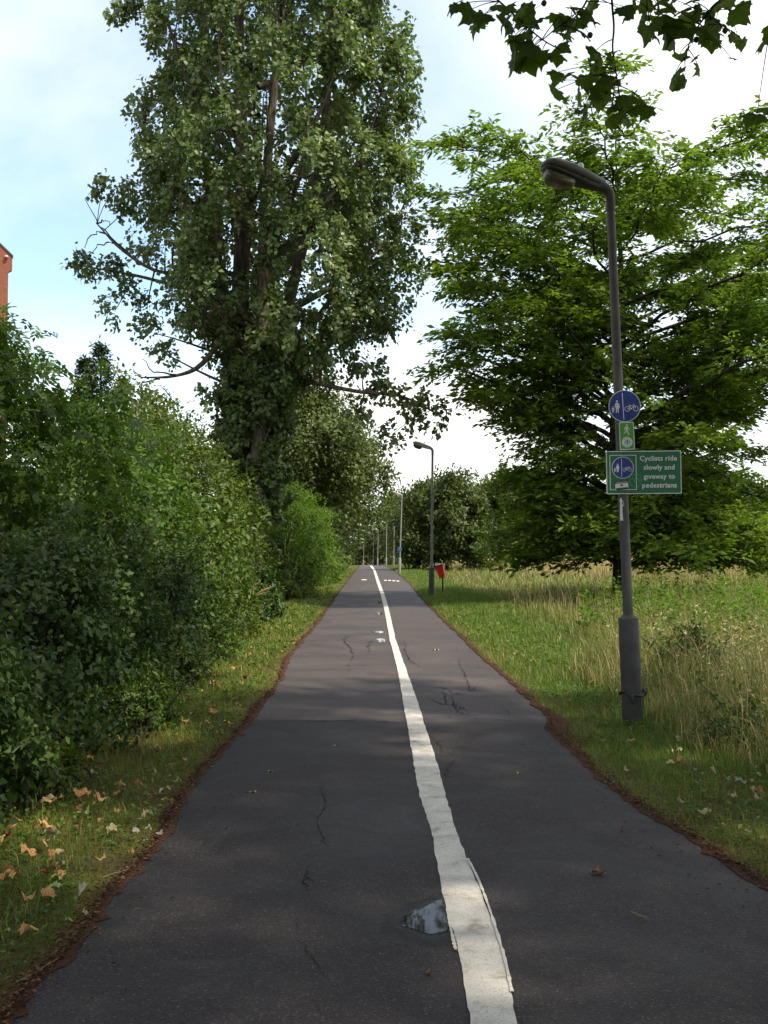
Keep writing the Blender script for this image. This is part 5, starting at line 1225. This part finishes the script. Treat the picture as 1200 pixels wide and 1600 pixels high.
# dry stalks against the bush below the poplar
tw = []
for (a0, b0, a1, b1_) in ((372, 965, 400, 908), (375, 962, 415, 918), (382, 960, 422, 915), (370, 968, 392, 920), (378, 960, 408, 925)):
    p0, p1 = at(a0, b0, 22.3), at(a1, b1_, 22.0); q = bez(p0, [(p0.x * .6 + p1.x * .4) - .05, 22.2, p0.z * .35 + p1.z * .65 + .05], [p1.x + .1, 22, p1.z - .01], 9); q = np.vstack([[q[0][0] - .15, q[0][1], -.02], q])
    tw.append((q, np.r_[np.linspace(.012, .009, 6), .016, .022, .02, .008]))
o = link('dry_stalks', tubes('dry_stalks', tw, 5), plain('straw_stalk', (.36, .25, .12), .8)); props(o, 'arching dry straw stalks before the poplar foot', 'grass stalks')
# litter crumbs on the soil edges: too small to count
n = 30000; y = sampley(n, 3.2, 40, -1.5); sd_ = np.where(rng.random(n) < .5, -1, 1); e = np.where(sd_ < 0, lx(y), rx(y)); x = e + sd_ * np.where(rng.random(n) < .5, .02 + .04 * rng.normal(size=n), .35 + .35 * rng.normal(size=n))
on = (x - e) * sd_ > 0; kp = on | (rng.random(n) < .18); x, y, on = x[kp], y[kp], on[kp]; k = len(x)
P = np.stack([x, y, np.where(on, .018, .012) + .006 * rng.random(k)], -1); a = rng.uniform(0, 6.283, k); L = rng.uniform(.008, .03, k)
lm = leafmesh('leaf_crumbs', P, np.stack([np.cos(a), np.sin(a), .12 * rng.normal(size=k)], -1), np.array([0, 0, 1.]) + .3 * rng.normal(size=(k, 3)), L, L * .4, T_KITE, rng.random(k))
M['crumb'] = leafmat('brown_crumb', [(0, (.026, .012, .008)), (.6, (.080, .036, .020)), (1, (.20, .115, .06))], transl=.05, rough=.9, spec=.1, tcol=(1, 1, 1))
props(link('leaf_crumbs', lm, M['crumb']), 'red brown leaf crumbs and needles along the path edges', 'leaf litter', kind='stuff')

# ------------------------------------------------------------------ fallen leaves
LEAFM = {'tan': plain('dry_tan_leaf', (.36, .195, .075), .8, .2, .25, 18), 'pale': plain('pale_leaf_underside', (.30, .255, .135), .75, .2, .18, 18), 'green': plain('fallen_green_leaf', (.20, .28, .09), .65, .3, .2, 18),
         'yellow': plain('yellow_brown_leaf', (.36, .26, .085), .8, .2, .25, 18), 'brown': plain('brown_leaf', (.16, .065, .030), .8, .2, .25, 18), 'grey': plain('greyish_leaf', (.24, .22, .165), .75, .2, .15, 18)}
def fold_leaf(V, s):
    r = np.random.default_rng(200 + s); fo = [.10, .42, .22, .60, .05, .30, .48][s]; ph = r.uniform(0, 6.3, 4); out = []
    for x, y, z in V:
        a = fo * abs(x) * 2.2; x2 = x * math.cos(min(a, 1.25)) * (1 if x > 0 or s % 2 else .8); z2 = z * .6 + abs(x) * math.sin(min(a, 1.25)) + .07 * math.sin(9 * y + ph[0]) + .06 * math.sin(13 * x + ph[1]) + .10 * (y - .3) ** 2 * math.sin(ph[2])
        if s in (1, 3, 5, 6): x2 *= [0, .62, 0, .5, 0, .7, .55][s]; z2 += .12 * math.sin(3.2 * y + ph[1])
        out.append((x2, y * (.8 + .1 * math.sin(ph[3])), z2))
    return out
FL = []
for s in range(7):
    V, F = plane_leaf_mesh('fallen', [-.35, .5, -.6, .35, .8, -.9, .2][s], 80 + s)
    V = fold_leaf(V, s); FL.append(pymesh('fallen_leaf', V, F, False))
for me in FL: me.materials.append(LEAFM['tan'])
def fleaf(px, py, wpx, kind, label, group=None, z=.02, tilt=.22, v=None):
    g = G(px, py); me = FL[rng.integers(0, 7) if v is None else v]
    o = bpy.data.objects.new('fallen_leaf', me); COL.objects.link(o)
    s = max(wpx * g.y / FPX, .04); o.scale = (s, s, s * 1.0); o.location = (g.x, g.y - .14 * s, z + .10 * s * tilt / .22)
    o.rotation_euler = (rng.normal() * tilt, rng.normal() * tilt, rng.uniform(0, 6.283)); o.material_slots[0].link = 'OBJECT'; o.material_slots[0].material = LEAFM[kind]
    props(o, label, 'leaf', group)
onpath = [(392, 1239, 24, 'pale', 'yellowish leaf lying flat on the left lane'), (932, 1368, 36, 'brown', 'brown leaf flat on the near right lane'), (665, 1524, 24, 'brown', 'crumpled red brown leaf below the near puddle'),
          (680, 1016, 18, 'green', 'green leaf on the cracked right lane'), (813, 1209, 20, 'green', 'small green leaf alone on the right lane past the seam'), (425, 1206, 16, 'green', 'thin green leaf on the left lane near the verge'),
          (523, 972, 9, 'pale', 'tiny pale leaf on the far left lane edge'), (523, 1167, 14, 'grey', 'faint grey leaf on the left lane just before the seam'), (1005, 1268, 20, 'green', 'light green leaf at the right path edge'), (949, 1223, 26, 'pale', 'pale leaf on the red soil at the right edge below the lamp'),
          (974, 1300, 14, 'brown', 'tiny brown scrap on the right lane near the edge'), (331, 1200, 10, 'green', 'small green leaf just inside the left path edge'), (342, 1185, 10, 'tan', 'small tan leaf just inside the left path edge')]
for px, py, w, kd, lb in onpath: fleaf(px, py, w, kd, lb, z=.011, tilt=.08, v=4 if kd != 'brown' else 2)
special = [(130, 1397, 40, 'grey', 'large grey-green leaf on bare soil at the left edge'), (126, 1287, 42, 'green', 'big green leaf standing in the left verge grass'), (150, 1272, 40, 'tan', 'bright curled tan leaf on the left verge'), (128, 1249, 40, 'tan', 'large folded tan leaf on the left verge under the brambles'),
           (152, 1255, 26, 'grey', 'grey leaf leaning on the large folded tan leaf'), (265, 1239, 34, 'pale', 'pale leaf flat at the left path edge'), (283, 1231, 20, 'green', 'small green leaf right of the flat pale one'), (215, 1311, 22, 'grey', 'leftmost of the grey leaf cluster at the left path edge'),
           (236, 1308, 22, 'grey', 'middle of the grey leaf cluster at the left path edge'), (251, 1314, 24, 'grey', 'rightmost of the grey leaf cluster at the left path edge'), (225, 1324, 14, 'grey', 'lowest small leaf of the grey cluster at the left path edge'),
           (75, 1325, 32, 'pale', 'pale folded leaf half way across the left verge'), (48, 1343, 38, 'tan', 'long tan leaf near the left picture edge'), (98, 1343, 28, 'pale', 'cream leaf on the left verge grass'), (132, 1444, 30, 'pale', 'pale leaf on red soil by the near left edge'),
           (80, 1400, 40, 'green', 'yellow green leaf beside brown ones on the near left verge'), (35, 1474, 50, 'tan', 'long folded tan leaf nearest the camera on the left'), (232, 1280, 20, 'grey', 'small grey leaf on left soil above the grey cluster'), (15, 1320, 38, 'brown', 'dark brown leaf at the left picture edge'), (66, 1305, 24, 'brown', 'rust brown leaf in the left verge grass'),
           (70, 1412, 40, 'tan', 'rusty tan leaf on the near left verge'), (46, 1424, 34, 'tan', 'flat tan leaf below the green one at near left'), (104, 1452, 20, 'green', 'small green leaf near the camera on the left'), (15, 1468, 20, 'green', 'green leaf at the lower left picture edge'),
           (1098, 1280, 32, 'pale', 'large pale leaf on the right verge grass'), (1178, 1247, 34, 'tan', 'tan leaf among pale ones at the right picture edge'), (1180, 1262, 34, 'pale', 'flat pale leaf at the right picture edge'), (1147, 1258, 24, 'pale', 'oval pale leaf left of the flat one at right'),
           (1168, 1310, 24, 'pale', 'pale leaf lowest on the right verge'), (1060, 1185, 34, 'pale', 'pair-winged pale leaf on the right verge beyond the lamp'), (1064, 1195, 16, 'tan', 'small orange tan leaf below the pair-winged pale one'), (1043, 1200, 20, 'pale', 'upright pale leaf right of the lamp foot'),
           (1108, 1210, 24, 'pale', 'pale curled leaf by the right meadow edge'), (1082, 1211, 20, 'grey', 'greyish leaf between two pale leaves on right verge'), (1075, 1130, 30, 'tan', 'tan leaf on the bare brown patch by the meadow'), (1038, 1112, 24, 'brown', 'brown leaf just right of the lamp foot'),
           (945, 1110, 22, 'tan', 'orange tan leaf left of the lamp foot'), (920, 1073, 16, 'tan', 'small tan leaf left of the lamp farther up'), (938, 1165, 18, 'pale', 'small pale leaf below left of the lamp foot'), (985, 1165, 18, 'pale', 'small pale leaf just below the lamp foot'), (808, 1028, 14, 'pale', 'tiny pale leaf on the right verge before the seam'),
           (1160, 1230, 28, 'grey', 'grey green leaf at the meadow edge on the right'), (1184, 1222, 26, 'grey', 'grey green leaf farthest right by the meadow')]
for px, py, w, kd, lb in special: fleaf(px, py, w * 1.1, kd, lb, z=.035, tilt=.24)
for _ in range(105):
    y = sampley(1, 5.0, 26, -1.6)[0]; x = float(lx(y)) - rng.uniform(.06, 1.0); q = (x / y * FPX + 600, HORIZON + EYE * FPX / y)
    kd = rng.choice(['tan', 'tan', 'tan', 'yellow', 'yellow', 'brown', 'pale']); zn = 'near the camera' if y < 8 else 'beside the brambles' if y < 14 else 'up towards the poplar'
    fleaf(q[0], q[1], rng.uniform(.06, .16) * FPX / y, kd, f'small dry {kd} leaf scattered on the left verge {zn}', f'small {kd} leaves on the left verge {zn}', z=.03, tilt=.4)
for _ in range(46):
    y = sampley(1, 5.0, 24, -1.4)[0]; x = float(rx(y)) + rng.uniform(.15, 1.3); q = (x / y * FPX + 600, HORIZON + EYE * FPX / y)
    kd = rng.choice(['pale', 'pale', 'tan', 'grey']); zn = 'nearer than the lamp' if y < 9.2 else 'just past the lamp' if y < 14 else 'well beyond the lamp'
    fleaf(q[0], q[1], rng.uniform(.05, .11) * FPX / y, kd, f'small {kd} leaf scattered on the right verge {zn}', f'small {kd} leaves on the right verge {zn}', z=.04, tilt=.35)
# bare twigs lying on the near left soil
for pts, lab in (([(25, 1545), (60, 1525), (88, 1508)], 'thin bare twig lying on the near left soil edge'), ([(160, 1378), (180, 1372), (200, 1366)], 'short bare twig at the left path edge'), ([(985, 1432), (1000, 1438), (1015, 1443)], 'small dark twig on the near right lane')):
    p = np.array([[*G(*q)[:2], .022] for q in pts]); o = link('twig', tubes('twig', [(spline(p, 8) + rng.normal(size=(8, 3)) * .002, np.linspace(.004, .0025, 8))], 5), M['twig']); props(o, lab, 'twig')
print('tris', sum(len(m.loops) - 2 * len(m.polygons) for m in bpy.data.meshes))
